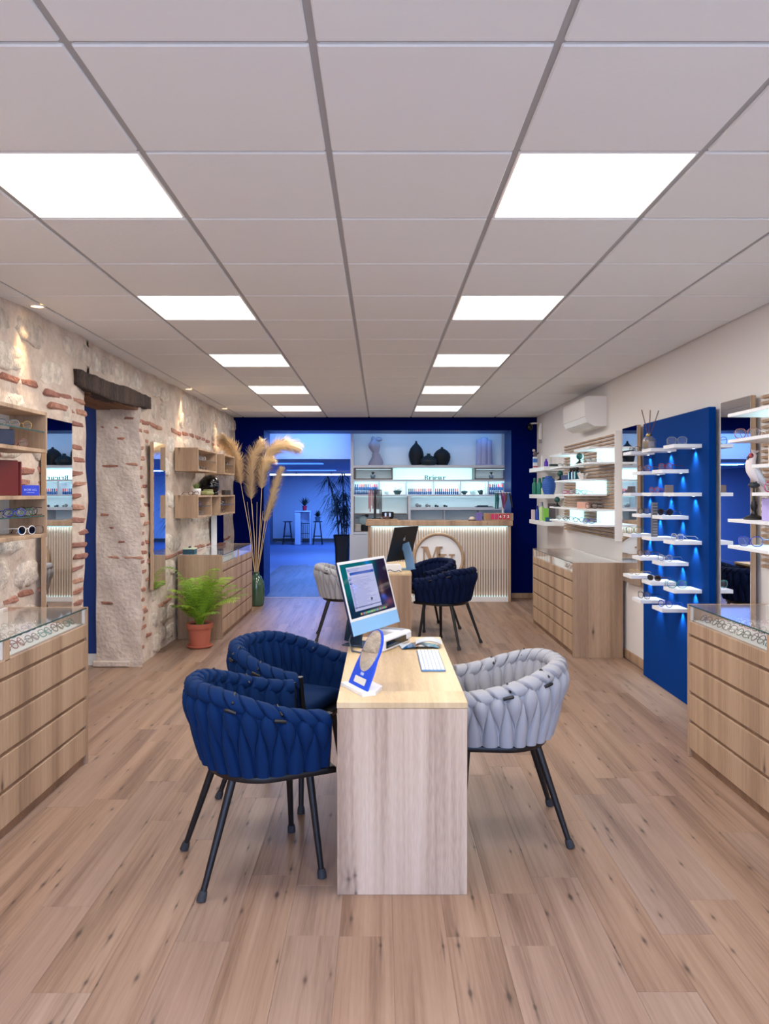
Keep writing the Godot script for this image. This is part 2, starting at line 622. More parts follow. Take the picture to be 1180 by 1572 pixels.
func side_walls() -> void:
	var wl := struct("wall_left", stone_sheet(-1.7, 5.56, 0, CEIL + 0.04, true, false), M.plaster, "old stone wall with brick courses")
	var wf := struct("wall_left", stone_sheet(6.68, DB + 0.05, 0, CEIL + 0.04, false, true), M.plaster, "old stone wall beyond the doorway")
	var wt := struct("wall_left", stone_sheet(5.55, 6.69, 2.235, CEIL + 0.04, false, false), M.plaster, "stone wall above the old beam")
	# jamb that faces the viewer, with a few bricks showing through
	var jg := Geo.new()
	jg.grid(func(u: float, w: float) -> Vector3: return P(lerpf(-2.442, XL + 0.05 - 0.02 * w + 0.008 * sin(w * 40.0), u), w * 2.25, 6.665 + 0.006 * sin(u * 9.0 + w * 23.0) + 0.012 * (u ** 6)), 20, 60, false, 1.0, P(-2.3, 1.1, 7.0))
	jg.box(P(-2.31, 0.03, 6.66), Vector3(0.32, 0.05, 0.03), 0.008)
	var jamb := struct("trim_2", jg, M.jamb, "plastered jamb of the old doorway")
	var brick_shapes := []
	for k in 5:
		var g := Geo.new().box(Vector3.ZERO, Vector3(0.05, 0.042, 0.21), 0.009)
		for i in g.v.size():
			var q := g.v[i]
			g.v[i] = q + Vector3(0.004 * sin(q.z * 60 + k), 0.005 * sin(q.z * 41.0 + k * 2.0), 0.012 * sin(q.y * 90.0 + k * 3.0))
		brick_shapes.append(g.mesh())
	var stone_shapes := []
	for k in 8:
		var n := noise(0.9, 60 + k, 2)
		var g := Geo.new()
		g.grid(func(u: float, w: float) -> Vector3:
			var a := u * TAU
			var sq := pow(pow(absf(cos(a)), 3.4) + pow(absf(sin(a)), 3.4), -1.0 / 3.4)
			var r: float = sq * (0.45 + 0.12 * n.get_noise_2d(cos(a) * 1.6, sin(a) * 1.6 + k * 5.0)) * [1.0, 0.97, 0.86, 0.5, 0.0][int(round(w * 4.0))]
			var h: float = [-1.0, -0.1, 0.5, 0.72, 0.78][int(round(w * 4.0))]
			return Vector3(h + 0.22 * n.get_noise_2d(cos(a) * r * 5.0, sin(a) * r * 5.0 + 9.0), sin(a) * r, cos(a) * r), 20, 4, true)
		stone_shapes.append(g.mesh())
	var host := func(d: float, y: float) -> Node3D: return wl if d < 5.56 else (wf if d > 6.68 else wt)
	# brick courses along the wall
	for course in [[2.145, -1.2, 5.1], [2.125, 6.95, 11.0], [0.885, 2.0, 5.1], [0.87, 7.0, 11.0], [0.435, 6.9, 8.0], [1.62, 2.6, 4.9], [1.55, 3.4, 4.85], [1.715, 3.2, 4.3]]:
		var d: float = course[1]
		while d < course[2]:
			var len := rng.randf_range(0.8, 1.15)
			if rng.randf() < 0.93:
				var y: float = course[0] + 0.008 * sin(d * 3.0) + rng.randf_range(-0.004, 0.004)
				var b := part("brick", brick_shapes[rng.randi() % 5], M.bricks[rng.randi() % 4], host.call(d, y))
				b.position = P(XL + wall_bump(y, d) - 0.018, y, d)
				b.scale = Vector3(1, rng.randf_range(0.85, 1.1), len)
				b.rotation.x = rng.randf_range(-0.03, 0.03)
			d += 0.222 * len + 0.02
	# brick quoins either side of the doorway
	var y := 0.06
	var row := 0
	while y < 2.2:
		for side in [[5.40, -1.0], [6.80, 1.0]]:
			var d: float = side[0]
			var count := 2 if (row % 2 == 0 or y > 1.9) else 1
			if side[1] < 0:
				count = 3 if y > 1.97 else 1
			for k in count:
				if rng.randf() < (0.03 if side[1] < 0 else 0.2):
					continue
				var dd: float = d + side[1] * (k * 0.2 + (0.04 if row % 2 else -0.01)) + rng.randf_range(-0.02, 0.02)
				var b := part("brick", brick_shapes[rng.randi() % 5], M.bricks[rng.randi() % 4], host.call(dd, y))
				b.position = P(XL + wall_bump(y, dd) - 0.0195, y + rng.randf_range(-0.006, 0.006), dd)
				b.scale = Vector3(1, rng.randf_range(0.75, 1.05), rng.randf_range(0.5, 0.95) if side[1] > 0 else rng.randf_range(0.9, 1.2))
				b.rotation.x = rng.randf_range(-0.04, 0.04)
				if side[1] < 0:
					b.position.z = maxf(b.position.z, -5.535 + 0.105 * b.scale.z)
		y += 0.083
		row += 1
	for q in [[-2.38, 2.06, 0.7], [-2.33, 1.965, 0.75], [-2.21, 2.14, 0.4], [-2.38, 1.73, 0.9], [-2.2, 1.745, 0.55], [-2.39, 0.945, 0.85], [-2.18, 0.94, 0.75], [-2.40, 0.55, 0.5], [-2.33, 1.2, 0.5], [-2.27, 1.08, 0.3], [-2.42, 1.31, 0.35]]:
		var b := part("brick", brick_shapes[rng.randi() % 5], M.bricks[rng.randi() % 4], jamb)
		b.position = P(q[0] + 0.05, q[1], 6.6845)
		b.rotation.y = PI / 2
		b.scale = Vector3(0.9, 0.62, q[2])
	# pale stones bedded in the plaster
	for band in [[0.02, 0.41, 2], [0.46, 0.855, 2], [0.91, 1.52, 3], [1.66, 2.10, 2], [2.175, 2.56, 2]]:
		for r in int(band[2]):
			var h: float = (band[1] - band[0]) / band[2]
			for span in [[2.1, 5.08], [7.02, 11.0]]:
				var d: float = span[0] + rng.randf() * 0.15
				while d < span[1]:
					var wd := rng.randf_range(0.2, 0.40)
					if rng.randf() < 0.85:
						var yy: float = band[0] + (r + 0.5) * h + rng.randf_range(-0.02, 0.02)
						var s := part("stone", stone_shapes[rng.randi() % 8], M.stones[rng.randi() % 4], host.call(d, yy))
						s.position = P(XL + wall_bump(yy, d + wd / 2) - 0.006, yy, d + wd / 2)
						s.scale = Vector3(rng.randf_range(0.017, 0.036), h * rng.randf_range(0.86, 1.06), wd * 1.04)
						s.rotation.x = rng.randf_range(-0.14, 0.14)
					d += wd + 0.015
	for k in 7:
		var d := 5.2 + k * 0.26
		var s := part("stone", stone_shapes[k % 8], M.stones[k % 4], host.call(d, 2.45))
		s.position = P(XL + wall_bump(2.46, d) - 0.006, 2.465, d)
		s.scale = Vector3(0.018, 0.17, 0.27)
	# the dark old lintel and the boards under it
	var bg := Geo.new()
	var bn := noise(2.2, 77, 3)
	bg.grid(func(u: float, w: float) -> Vector3:
		var d := lerpf(5.24, 6.9, clampf((w - 0.04) / 0.92, 0.0, 1.0))
		var k := 0.0 if w < 0.02 or w > 0.98 else 1.0
		var a := u * TAU
		var sq := 1.0 / maxf(absf(cos(a)), absf(sin(a)))
		var rr := k * sq * (1.0 + 0.16 * bn.get_noise_2d(d * 2.0, cos(a) + sin(a) * 2.0))
		return P(XL + 0.005 + cos(a) * 0.055 * rr, 2.282 + 0.012 * sin(d * 3.0) + sin(a) * (0.05 + 0.018 * sin((d - 5.2) * 1.8)) * rr, d), 24, 40, true)
	single("wooden_lintel", bg, M.beam, "rough dark old wooden beam over the doorway in the stone wall", "beam")
	for k in 3:
		struct("trim_3", Geo.new().box(P(-2.14 - k * 0.12, 2.222 + 0.006 * (k % 2), 6.11), Vector3(0.116, 0.025, 1.12), 0.004), M.old_board, "old board under the lintel")
	# the next room seen through the doorway
	struct("wall_side", Geo.new().box(P(-3.38, 1.3, 6.8), Vector3(1.94, 2.6, 0.1)), M.side_blue, "blue wall of the room beyond the doorway")
	struct("baseboard_side", Geo.new().box(P(-3.38, 0.05, 6.74), Vector3(1.93, 0.1, 0.016), 0.003), M.white, "white baseboard of the next room")
	struct("wall_side", Geo.new().box(P(-4.4, 1.3, 4.6), Vector3(0.1, 2.6, 4.4)), M.white)
	struct("wall_side", Geo.new().box(P(-3.4, 1.3, 2.5), Vector3(1.87, 2.6, 0.1)), M.white)
	area(P(-3.3, 2.55, 5.2), WARM, 1.2, Vector2(0.5, 0.5), Vector3.DOWN)  # unseen lamp added to light the blue wall beyond the doorway
	single("ceiling_light", Geo.new().box(Vector3.ZERO, Vector3(0.52, 0.02, 0.52), 0.003), M.diffuser, "added unseen square ceiling light of the room beyond the stone wall", "ceiling light", P(-3.3, 2.575, 5.2))
	# right wall, plain white, with an oak baseboard
	struct("wall_right", Geo.new().box(P(XR + 0.1, 1.3, 4.75), Vector3(0.2, 2.62, 12.9)), M.wall, "plain white right wall")
	struct("baseboard_right", Geo.new().box(P(XR - 0.007, 0.04, 4.75), Vector3(0.014, 0.08, 12.7), 0.003), M.oak, "oak baseboard of the right wall")
	# shop front behind the viewer: a sill, posts and large panes
	var fr := Geo.new()
	fr.box(P(0.05, 0.15, -1.75), Vector3(4.5, 0.3, 0.14))
	fr.box(P(0.05, 2.5, -1.75), Vector3(4.5, 0.26, 0.14))
	for x in [-2.05, -0.65, 0.75, 2.15]:
		fr.box(P(x, 1.3, -1.75), Vector3(0.1, 2.2, 0.12))
	var wfr := struct("wall_front", fr, M.white, "shop front behind the viewer")
	part("pane", Geo.new().box(P(0.05, 1.33, -1.75), Vector3(4.2, 2.1, 0.008)), M.glass, wfr)
	# warm downlights washing the stone wall
	for d in [0.9, 2.7, 4.52, 8.09, 9.95]:
		var lamp := thing("downlight", "small round warm downlight over the stone wall, %s" % {0.9: "behind the viewer", 2.7: "out of view near the viewer", 4.52: "nearest, above the open shelves", 8.09: "beyond the old beam", 9.95: "nearest the blue wall"}[d], "downlight", P(-2.0, CEIL, d), 0.0, "downlights")
		part("rim", Geo.new().lathe([Vector2(0.034, 0.001), Vector2(0.036, -0.006), Vector2(0.045, -0.006), Vector2(0.047, 0.0)], 24), M.white, lamp)
		part("bulb", Geo.new().lathe([Vector2(0.0, -0.003), Vector2(0.034, -0.003), Vector2(0.034, 0.0)], 24), glow(Color(1.0, 0.86, 0.62), 4.0), lamp)
		spot(P(-1.99, CEIL - 0.012, d), Color(1.0, 0.84, 0.62), 0.5, Vector3(-0.2, -1, 0), 30.0, 1.0, 0.035)

# ---------- the blue end wall, the passage, the lit shelf wall and the back room ----------
func back_of_shop() -> void:
	var x0 := -1.675
	var x1 := 1.873
	struct("wall_back", Geo.new().box(P((-2.5 + x0) / 2, 1.3, 11.4), Vector3(x0 + 2.5, 2.62, 0.6)), M.navy, "navy blue end wall left of the passage")
	struct("wall_back", Geo.new().box(P((2.5 + x1) / 2, 1.3, 11.4), Vector3(2.5 - x1, 2.62, 0.6)), M.navy, "navy blue end wall right of the counter")
	struct("wall_back", Geo.new().box(P((x0 + x1) / 2, 2.50, 11.4), Vector3(x1 - x0, 0.2, 0.6)), M.navy, "navy blue header over the opening")
	struct("trim_5", Geo.new().box(P(x0 + 0.002, 1.2, 11.41), Vector3(0.006, 2.4, 0.58)), M.portal, "navy left reveal of the opening, light put into its colour")
	struct("trim_6", Geo.new().box(P(x1 - 0.002, 1.2, 11.41), Vector3(0.006, 2.4, 0.58)), M.portal, "navy right reveal of the opening, light put into its colour")
	struct("trim_7", Geo.new().box(P((x0 + x1) / 2, 2.399, 11.41), Vector3(x1 - x0, 0.006, 0.58)), M.portal, "navy soffit of the opening, light put into its colour")
	struct("baseboard_back", Geo.new().box(P(2.05, 0.035, 11.094), Vector3(0.36, 0.07, 0.014), 0.003), M.oak, "oak baseboard under the blue end wall")
	var lw := paint(rgb(222, 226, 232), 0.85)
	# behind the portal: a higher strip of ceiling, then a lintel and the low back room
	struct("ceiling", Geo.new().box(P(0, 2.55, 12.1), Vector3(7.2, 0.1, 0.8)), lw)
	struct("wall_passage", Geo.new().box(P(-1.95, 2.29, 12.4), Vector3(3.0, 0.5, 0.2)), lw, "pale wall above the passage")
	struct("wall_passage", Geo.new().box(P(-2.62, 1.3, 12.0), Vector3(0.2, 2.6, 0.8)), lw)
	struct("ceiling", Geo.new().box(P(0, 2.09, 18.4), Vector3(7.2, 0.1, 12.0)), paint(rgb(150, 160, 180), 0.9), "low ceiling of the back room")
	struct("wall_far", Geo.new().box(P(0, 1.05, 24.25), Vector3(7.2, 2.1, 0.2)), lw, "far wall of the back room")
	struct("baseboard_far", Geo.new().box(P(0, 0.05, 24.14), Vector3(6.9, 0.1, 0.02)), paint(rgb(90, 84, 80), 0.6))
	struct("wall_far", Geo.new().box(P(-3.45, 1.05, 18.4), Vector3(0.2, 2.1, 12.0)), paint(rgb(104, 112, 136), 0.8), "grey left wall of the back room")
	var dr := struct("door_1", Geo.new().box(P(-3.34, 0.98, 19.0), Vector3(0.03, 1.96, 1.0), 0.004), paint(rgb(14, 15, 22), 0.5), "black door in the back room's left wall")
	part("door_handle", Geo.new().tube([P(-3.32, 1.0, 18.6), P(-3.28, 1.0, 18.6), P(-3.28, 1.0, 18.72)], 0.01, 8), M.metal, dr)
	struct("wall_far", Geo.new().box(P(3.45, 1.05, 18.4), Vector3(0.2, 2.1, 12.0)), lw)
	struct("wall_passage", Geo.new().box(P(1.0, 1.3, 12.4), Vector3(2.9, 2.6, 0.2)), lw)
	struct("wall_passage", Geo.new().box(P(3.0, 1.3, 12.2), Vector3(1.2, 2.6, 0.6)), lw)
	var bd := struct("trim_4", Geo.new().box(P(-1.6, 2.01, 19.0), Vector3(3.6, 0.06, 0.1)), paint(rgb(70, 96, 150), 0.7), "blue batten across the back room's ceiling")
	var tube := single("led_light_bar", Geo.new().tube([Vector3(-1.75, 0, 0), Vector3(1.75, 0, 0)], 0.02, 10), glow(Color(0.92, 0.96, 1.0), 3.0), "long thin white light bar under the back room's ceiling", "light bar", P(-1.6, 1.955, 18.93))
	for k in 4:
		part("clip", Geo.new().box(Vector3(-1.3 + k * 0.85, 0.02, 0), Vector3(0.03, 0.05, 0.03), 0.004), M.black, tube)
	area(P(-1.6, 1.93, 18.9), Color(0.75, 0.86, 1.0), 1.2, Vector2(3.4, 0.03), Vector3.DOWN)
	for d in ADDED_BACK_LAMPS:
		for x in [-1.6, 1.0]:
			single("ceiling_light", Geo.new().box(Vector3.ZERO, Vector3(1.12, 0.016, 0.32), 0.003), glow(Color(0.3, 0.55, 1.0), 1.2), "added flat blue light panel in the back room's ceiling", "ceiling light", P(x, 2.032, d), 0.0, "added blue light panels of the back room")
	shelf_wall()
	counter()

func shelf_wall() -> void:
	# front at 11.8, back at 12.15; coordinates are metres in that plane
	var w := paint(rgb(214, 218, 226), 0.5)
	var brown := paint(rgb(112, 98, 94), 0.6)
	var lit := paint(rgb(240, 248, 250), 0.7)
	var un := thing("shelving_unit", "white built-in wall shelving with lit niches behind the slatted counter", "shelving", P(0.72, 0, 11.97))
	var o := Vector3(-0.72, 0, 0)
	var dz := 0.34
	part("back_panel", Geo.new().box(o + Vector3(0.71, 1.24, -0.165), Vector3(2.36, 2.48, 0.02)), lit, un)
	var up := [[-0.433, 0.0, 2.48, 0.046], [1.96, 0.0, 2.48, 0.06]]
	for q in up:
		part("upright", Geo.new().box(o + Vector3(q[0], (q[1] + q[2]) / 2, 0), Vector3(q[3], q[2] - q[1], dz), 0.002), w, un)
	for q in [[1.926, 1.884], [1.706, 1.678], [1.478, 1.45]]:
		part("shelf", Geo.new().box(o + Vector3(0.76, (q[0] + q[1]) / 2, 0), Vector3(2.34, q[0] - q[1], dz), 0.002), w, un)
	part("shelf", Geo.new().box(o + Vector3(1.2, 1.264, 0), Vector3(1.5, 0.042, dz), 0.002), w, un)
	part("shelf", Geo.new().box(o + Vector3(0.0, 0.892, 0), Vector3(0.82, 0.036, dz), 0.002), w, un)
	part("shelf", Geo.new().box(o + Vector3(1.2, 0.93, 0), Vector3(1.5, 0.036, dz), 0.002), w, un)
	part("upright", Geo.new().box(o + Vector3(0.438, 0.72, 0), Vector3(0.04, 1.45, dz), 0.002), w, un)
	for x in [-0.02, 0.394, 0.806, 1.217, 1.639]:
		part("divider", Geo.new().box(o + Vector3(x, 1.578, 0), Vector3(0.018, 0.2, dz - 0.01)), w, un)
	for x in [0.975, 1.507]:
		part("divider", Geo.new().box(o + Vector3(x, 1.095, 0), Vector3(0.012, 0.294, dz - 0.01)), w, un)
	for q in [[-0.395, 0.178], [1.437, 1.925]]:
		var g := Geo.new()
		var c: float = (q[0] + q[1]) / 2
		var l: float = q[1] - q[0]
		for y in [1.716, 1.874]:
			g.box(o + Vector3(c, y, 0.004), Vector3(l, 0.014, dz))
		for x in [q[0], q[1]]:
			g.box(o + Vector3(x, 1.795, 0.004), Vector3(0.014, 0.172, dz))
		part("niche_frame", g, brown, un)
		part("led_strip", Geo.new().box(o + Vector3(c, 1.862, 0.14), Vector3(l - 0.04, 0.008, 0.012)), M.led, un)
		area(un.position + o + Vector3(c, 1.856, 0.14), Color(0.85, 0.95, 1.0), 0.05, Vector2(l - 0.06, 0.012), Vector3(0, -1, -0.25))
	part("niche_frame", Geo.new().box(o + Vector3(0.0, 1.18, 0.003), Vector3(0.8, 0.012, 0.33)).box(o + Vector3(-0.4, 1.18, 0.165), Vector3(0.012, 0.54, 0.01)).box(o + Vector3(0.41, 1.18, 0.165), Vector3(0.012, 0.54, 0.01)).box(o + Vector3(0.0, 0.918, 0.165), Vector3(0.8, 0.012, 0.01)), brown, un).position.y = 0.0
	# the lettered light box in the middle
	part("light_panel", Geo.new().box(o + Vector3(0.805, 1.795, -0.12), Vector3(1.22, 0.172, 0.02)), M.led, un)
	var tm := TextMesh.new()
	tm.text = "Brieur"
	var f := SystemFont.new()
	f.font_names = PackedStringArray(["Droid Serif"])
	f.font_italic = true
	f.font_weight = 700
	tm.font = f
	tm.font_size = 24
	tm.pixel_size = 0.0042
	tm.depth = 0.012
	part("lettering", tm, paint(rgb(10, 30, 36), 0.8), un).position = o + Vector3(0.83, 1.735, 0.1)
	area(un.position + o + Vector3(0.8, 1.79, -0.105), Color(0.72, 0.95, 1.0), 0.10, Vector2(1.15, 0.15), Vector3(0, 0, 1))
	# strips over the bottle row and the other niches
	for q in [[0.76, 1.672, 2.3, 1.1], [0.0, 1.444, 0.78, 0.06], [1.2, 1.444, 1.46, 0.09]]:
		part("led_strip", Geo.new().box(o + Vector3(q[0], q[1], 0.12), Vector3(q[2], 0.008, 0.012)), M.led, un)
		area(un.position + o + Vector3(q[0], q[1] - 0.006, 0.12), Color(0.8, 0.955, 1.0), q[3], Vector2(q[2] - 0.02, 0.012), Vector3(0, -0.6, -1))
	for k in 4:
		var x := -0.2 + 0.6 * k
		part("cupboard_door", Geo.new().box(o + Vector3(x + 0.02, 0.45, 0.175), Vector3(0.58, 0.84, 0.018), 0.003), w, un)
	# three dark vases in the top niche
	var dark := paint(rgb(16, 26, 34), 0.75)
	var tall := [Vector2(0, 0), Vector2(0.07, 0), Vector2(0.10, 0.07), Vector2(0.117, 0.15), Vector2(0.112, 0.2), Vector2(0.09, 0.26), Vector2(0.06, 0.3), Vector2(0.03, 0.33), Vector2(0.016, 0.355), Vector2(0.012, 0.378), Vector2(0.007, 0.378), Vector2(0.007, 0.35)]
	single("vase", Geo.new().lathe(tall, 28), dark, "tall black teardrop vase with a pointed neck in the top niche", "vase", P(0.548, 1.926, 11.95))
	var flat := [Vector2(0, 0), Vector2(0.1, 0), Vector2(0.136, 0.05), Vector2(0.134, 0.085), Vector2(0.09, 0.125), Vector2(0.04, 0.148), Vector2(0.03, 0.152), Vector2(0.026, 0.178), Vector2(0.015, 0.178), Vector2(0.015, 0.15)]
	single("vase", Geo.new().lathe(flat, 28), paint(rgb(24, 40, 48), 0.6), "low wide black vase in front of two taller vases", "vase", P(0.735, 1.926, 11.87))
	var round := [Vector2(0, 0), Vector2(0.08, 0), Vector2(0.12, 0.07), Vector2(0.133, 0.13), Vector2(0.122, 0.18), Vector2(0.085, 0.225), Vector2(0.045, 0.25), Vector2(0.02, 0.262), Vector2(0.017, 0.282), Vector2(0.01, 0.282), Vector2(0.01, 0.26)]
	single("vase", Geo.new().lathe(round, 28), dark, "round black vase with a short neck, right of the other two", "vase", P(0.945, 1.926, 11.95))
	# grey figure and pale pillars, the niche's two sculptures
	var st := thing("sculpture", "grey twisted torso sculpture at the left of the top niche", "sculpture", P(-0.08, 1.926, 11.92))
	var clay := paint(rgb(160, 160, 178), 0.6)
	var sg := Geo.new()
	sg.grid(func(u: float, q: float) -> Vector3:
		var a := u * TAU
		var r: float = 0.055 + 0.022 * sin(q * 9.0 + 1.0) + (0.015 if q < 0.45 else 0.0)
		var tw := q * 1.6
		return Vector3(cos(a) * r * 1.1 + 0.018 * sin(q * 6.0), q * 0.40, sin(a) * r * 0.7) + Vector3(cos(tw), 0, sin(tw)) * 0.012 * cos(a * 3.0), 20, 26, true)
	part("torso", sg, clay, st)
	part("shoulder", Geo.new().ball(Vector3(0.05, 0.40, 0), Vector3(0.055, 0.035, 0.04)).ball(Vector3(-0.035, 0.41, 0), Vector3(0.03, 0.04, 0.035)), clay, st)
	part("base", Geo.new().box(Vector3(0.01, 0.012, 0), Vector3(0.18, 0.024, 0.13), 0.005), clay, st)
	var pl := thing("sculpture", "pale lilac sculpture of three fused upright pillars in the top niche", "sculpture", P(1.595, 1.926, 11.95))
	var lil := paint(rgb(176, 180, 214), 0.5)
	for k in 3:
		part("pillar", Geo.new().lathe([Vector2(0, 0), Vector2(0.06, 0), Vector2(0.062, 0.03), Vector2(0.055, [0.38, 0.41, 0.37][k]), Vector2(0.05, [0.40, 0.425, 0.39][k]), Vector2(0, [0.405, 0.43, 0.395][k])], 18, Vector3(-0.07 + 0.068 * k, 0, 0.02 * (k % 2))), lil, pl)
	part("base", Geo.new().box(Vector3(0, 0.01, 0), Vector3(0.25, 0.02, 0.16), 0.004), lil, pl)
	for q in [[-0.118, "left"], [1.70, "right"]]:
		var c := thing("potted_succulent", "small dark succulent in a grey-blue pot in the %s framed niche" % q[1], "plant", P(q[0], 1.723, 11.93))
		part("pot", Geo.new().lathe([Vector2(0, 0), Vector2(0.026, 0), Vector2(0.036, 0.03), Vector2(0.037, 0.06), Vector2(0.031, 0.06), Vector2(0.03, 0.05), Vector2(0, 0.05)], 18), paint(rgb(96, 110, 130), 0.5), c)
		var lg := Geo.new()
		for k in 16:
			var a := k * 2.4
			lg.leaf(Vector3(0, 0.05, 0), Vector3(cos(a) * 0.4, 1.0 - k * 0.02, sin(a) * 0.4).normalized(), Vector3(-sin(a), 0, cos(a)), 0.06, 0.02)
		part("leaves", lg, paint(rgb(22, 46, 50), 0.6), c)
	bottles()
	# ornaments between the bottles
	single("ornament", Geo.new().ball(Vector3(0, 0.036, 0), Vector3(0.04, 0.036, 0.04), 20, 12), paint(rgb(205, 220, 222), 0.7), "white ball ornament beside the coral bowl in the bottle row", "ornament", P(0.10, 1.478, 11.9))
	coral(P(0.26, 1.478, 11.9), "white coral rising from a dark bowl in the second bay of the bottle row", true, rgb(205, 205, 200))
	single("bowl", Geo.new().lathe([Vector2(0, 0), Vector2(0.02, 0), Vector2(0.026, 0.012), Vector2(0.055, 0.035), Vector2(0.05, 0.05), Vector2(0.02, 0.058), Vector2(0, 0.06)], 20), paint(rgb(20, 62, 66), 0.4), "dark green shell-shaped bowl in the fifth bay of the bottle row", "bowl", P(1.285, 1.478, 11.9))
	coral(P(1.42, 1.478, 11.92), "pale branching coral ornament in the fifth bay of the bottle row", false, rgb(190, 214, 214))
	coral(P(1.545, 1.478, 11.9), "dark lumpy coral ornament at the right of the fifth bay", false, rgb(20, 50, 54))
	# the lower niches
	for q in [[0.56, 0.03, "silver pair of balls"], [0.71, 0.026, "second small silver ball ornament from the left"], [0.845, 0.02, "third, smaller silver ball ornament"], [0.98, 0.02, "dark small ball ornament, rightmost of four"]]:
		var g := Geo.new().ball(Vector3(0, q[1], 0), Vector3.ONE * q[1], 16, 10).ball(Vector3(q[1] * 1.5, q[1] * 0.7, 0.01), Vector3.ONE * q[1] * 0.7, 14, 8)
		single("ball_ornament", g, paint(rgb(150, 155, 160) if q[1] > 0.02 else rgb(60, 74, 86), 0.3, 0.5), "%s on the shelf under the bottle row" % q[2], "ornament", P(q[0], 1.285, 11.88))
	var tr := single("tray", Geo.new().box(Vector3(0, 0.006, 0), Vector3(0.26, 0.012, 0.12), 0.003).box(Vector3(-0.02, 0.02, 0), Vector3(0.16, 0.016, 0.09), 0.004), paint(rgb(24, 48, 72), 0.4), "flat dark blue tray with a case on the niche shelf", "tray", P(1.58, 1.285, 11.88))
	tr.rotation.y = 0.05
	single("storage_box", Geo.new().box(Vector3(0, 0.055, 0), Vector3(0.14, 0.11, 0.16), 0.008).box(Vector3(0, 0.118, 0), Vector3(0.146, 0.016, 0.166), 0.005), paint(rgb(22, 30, 38), 0.5), "black storage box in the low niche behind the counter", "box", P(0.545, 0.948, 11.9))
	single("book", Geo.new().box(Vector3(0, 0.014, 0), Vector3(0.2, 0.028, 0.16), 0.003).box(Vector3(0.01, 0.04, 0), Vector3(0.18, 0.024, 0.15), 0.003), paint(rgb(48, 84, 96), 0.6), "two flat teal books stacked in the low niche", "books", P(0.80, 0.948, 11.9))
	single("book", Geo.new().box(Vector3(0, 0.02, 0), Vector3(0.15, 0.04, 0.15), 0.003), paint(rgb(30, 66, 130), 0.6), "thick blue book lying in the low middle niche", "book", P(1.07, 0.948, 11.9))
	single("book", Geo.new().box(Vector3(0, 0.016, 0), Vector3(0.16, 0.032, 0.15), 0.003), paint(rgb(40, 90, 120), 0.6), "thin blue book lying in the low right niche", "book", P(1.40, 0.948, 11.9))
	var sp := thing("potted_plant", "small dark plant in a blue pot in the low niche", "plant", P(1.255, 0.948, 11.88))
	part("pot", Geo.new().lathe([Vector2(0, 0), Vector2(0.028, 0), Vector2(0.032, 0.09), Vector2(0.027, 0.09), Vector2(0, 0.08)], 18), paint(rgb(38, 70, 120), 0.4), sp)
	var lg2 := Geo.new()
	for k in 14:
		lg2.leaf(Vector3(0, 0.08, 0), Vector3(cos(k * 2.4) * 0.35, 1, sin(k * 2.4) * 0.35).normalized(), Vector3(-sin(k * 2.4), 0, cos(k * 2.4)), 0.075, 0.022)
	part("leaves", lg2, paint(rgb(14, 36, 44), 0.6), sp)
	single("storage_box", Geo.new().box(Vector3(0, 0.04, 0), Vector3(0.09, 0.08, 0.12), 0.004).box(Vector3(0, 0.1, 0), Vector3(0.094, 0.04, 0.124), 0.004), paint(rgb(190, 185, 180), 0.6), "pale two-part box at the bottom of the tall left niche", "box", P(-0.345, 0.91, 11.9))
	single("basket", Geo.new().lathe([Vector2(0, 0), Vector2(0.06, 0), Vector2(0.075, 0.1), Vector2(0.068, 0.1), Vector2(0.055, 0.01), Vector2(0, 0.01)], 20), paint(rgb(24, 30, 32), 0.7), "dark round basket at the bottom of the tall left niche", "basket", P(-0.235, 0.91, 11.9))
	var gl := thing("glass_cloche", "clear round glass globe standing in the tall left niche", "globe", P(-0.26, 1.01, 11.9))
	part("globe", Geo.new().ball(Vector3(0, 0.075, 0), Vector3.ONE * 0.075, 20, 12), pane(0.25, Color(0.8, 0.95, 1.0)), gl)
	part("stopper", Geo.new().ball(Vector3(0.05, 0.145, 0), Vector3.ONE * 0.028, 12, 8), paint(rgb(70, 72, 74), 0.5), gl)

func coral(at: Vector3, label: String, bowl: bool, c: Color) -> void:
	var t := thing("coral", label, "ornament", at)
	var y0 := 0.0
	if bowl:
		part("bowl", Geo.new().lathe([Vector2(0, 0), Vector2(0.04, 0), Vector2(0.07, 0.055), Vector2(0.062, 0.06), Vector2(0.03, 0.02), Vector2(0, 0.02)], 20), paint(rgb(20, 56, 60), 0.4), t)
		y0 = 0.035
	var g := Geo.new()
	var r := RandomNumberGenerator.new()
	r.seed = int(at.x * 1000)
	for k in 9:
		var a := r.randf() * TAU
		var p := Vector3(cos(a) * 0.02, y0, sin(a) * 0.02)
		var q := p + Vector3(cos(a) * r.randf_range(0.015, 0.04), r.randf_range(0.04, 0.09) if bowl else r.randf_range(0.03, 0.075), sin(a) * 0.02)
		g.tube([p, p.lerp(q, 0.5) + Vector3(0, 0.012, 0), q], [0.013, 0.014, 0.009], 7)
	part("branches", g, paint(c, 0.8), t)

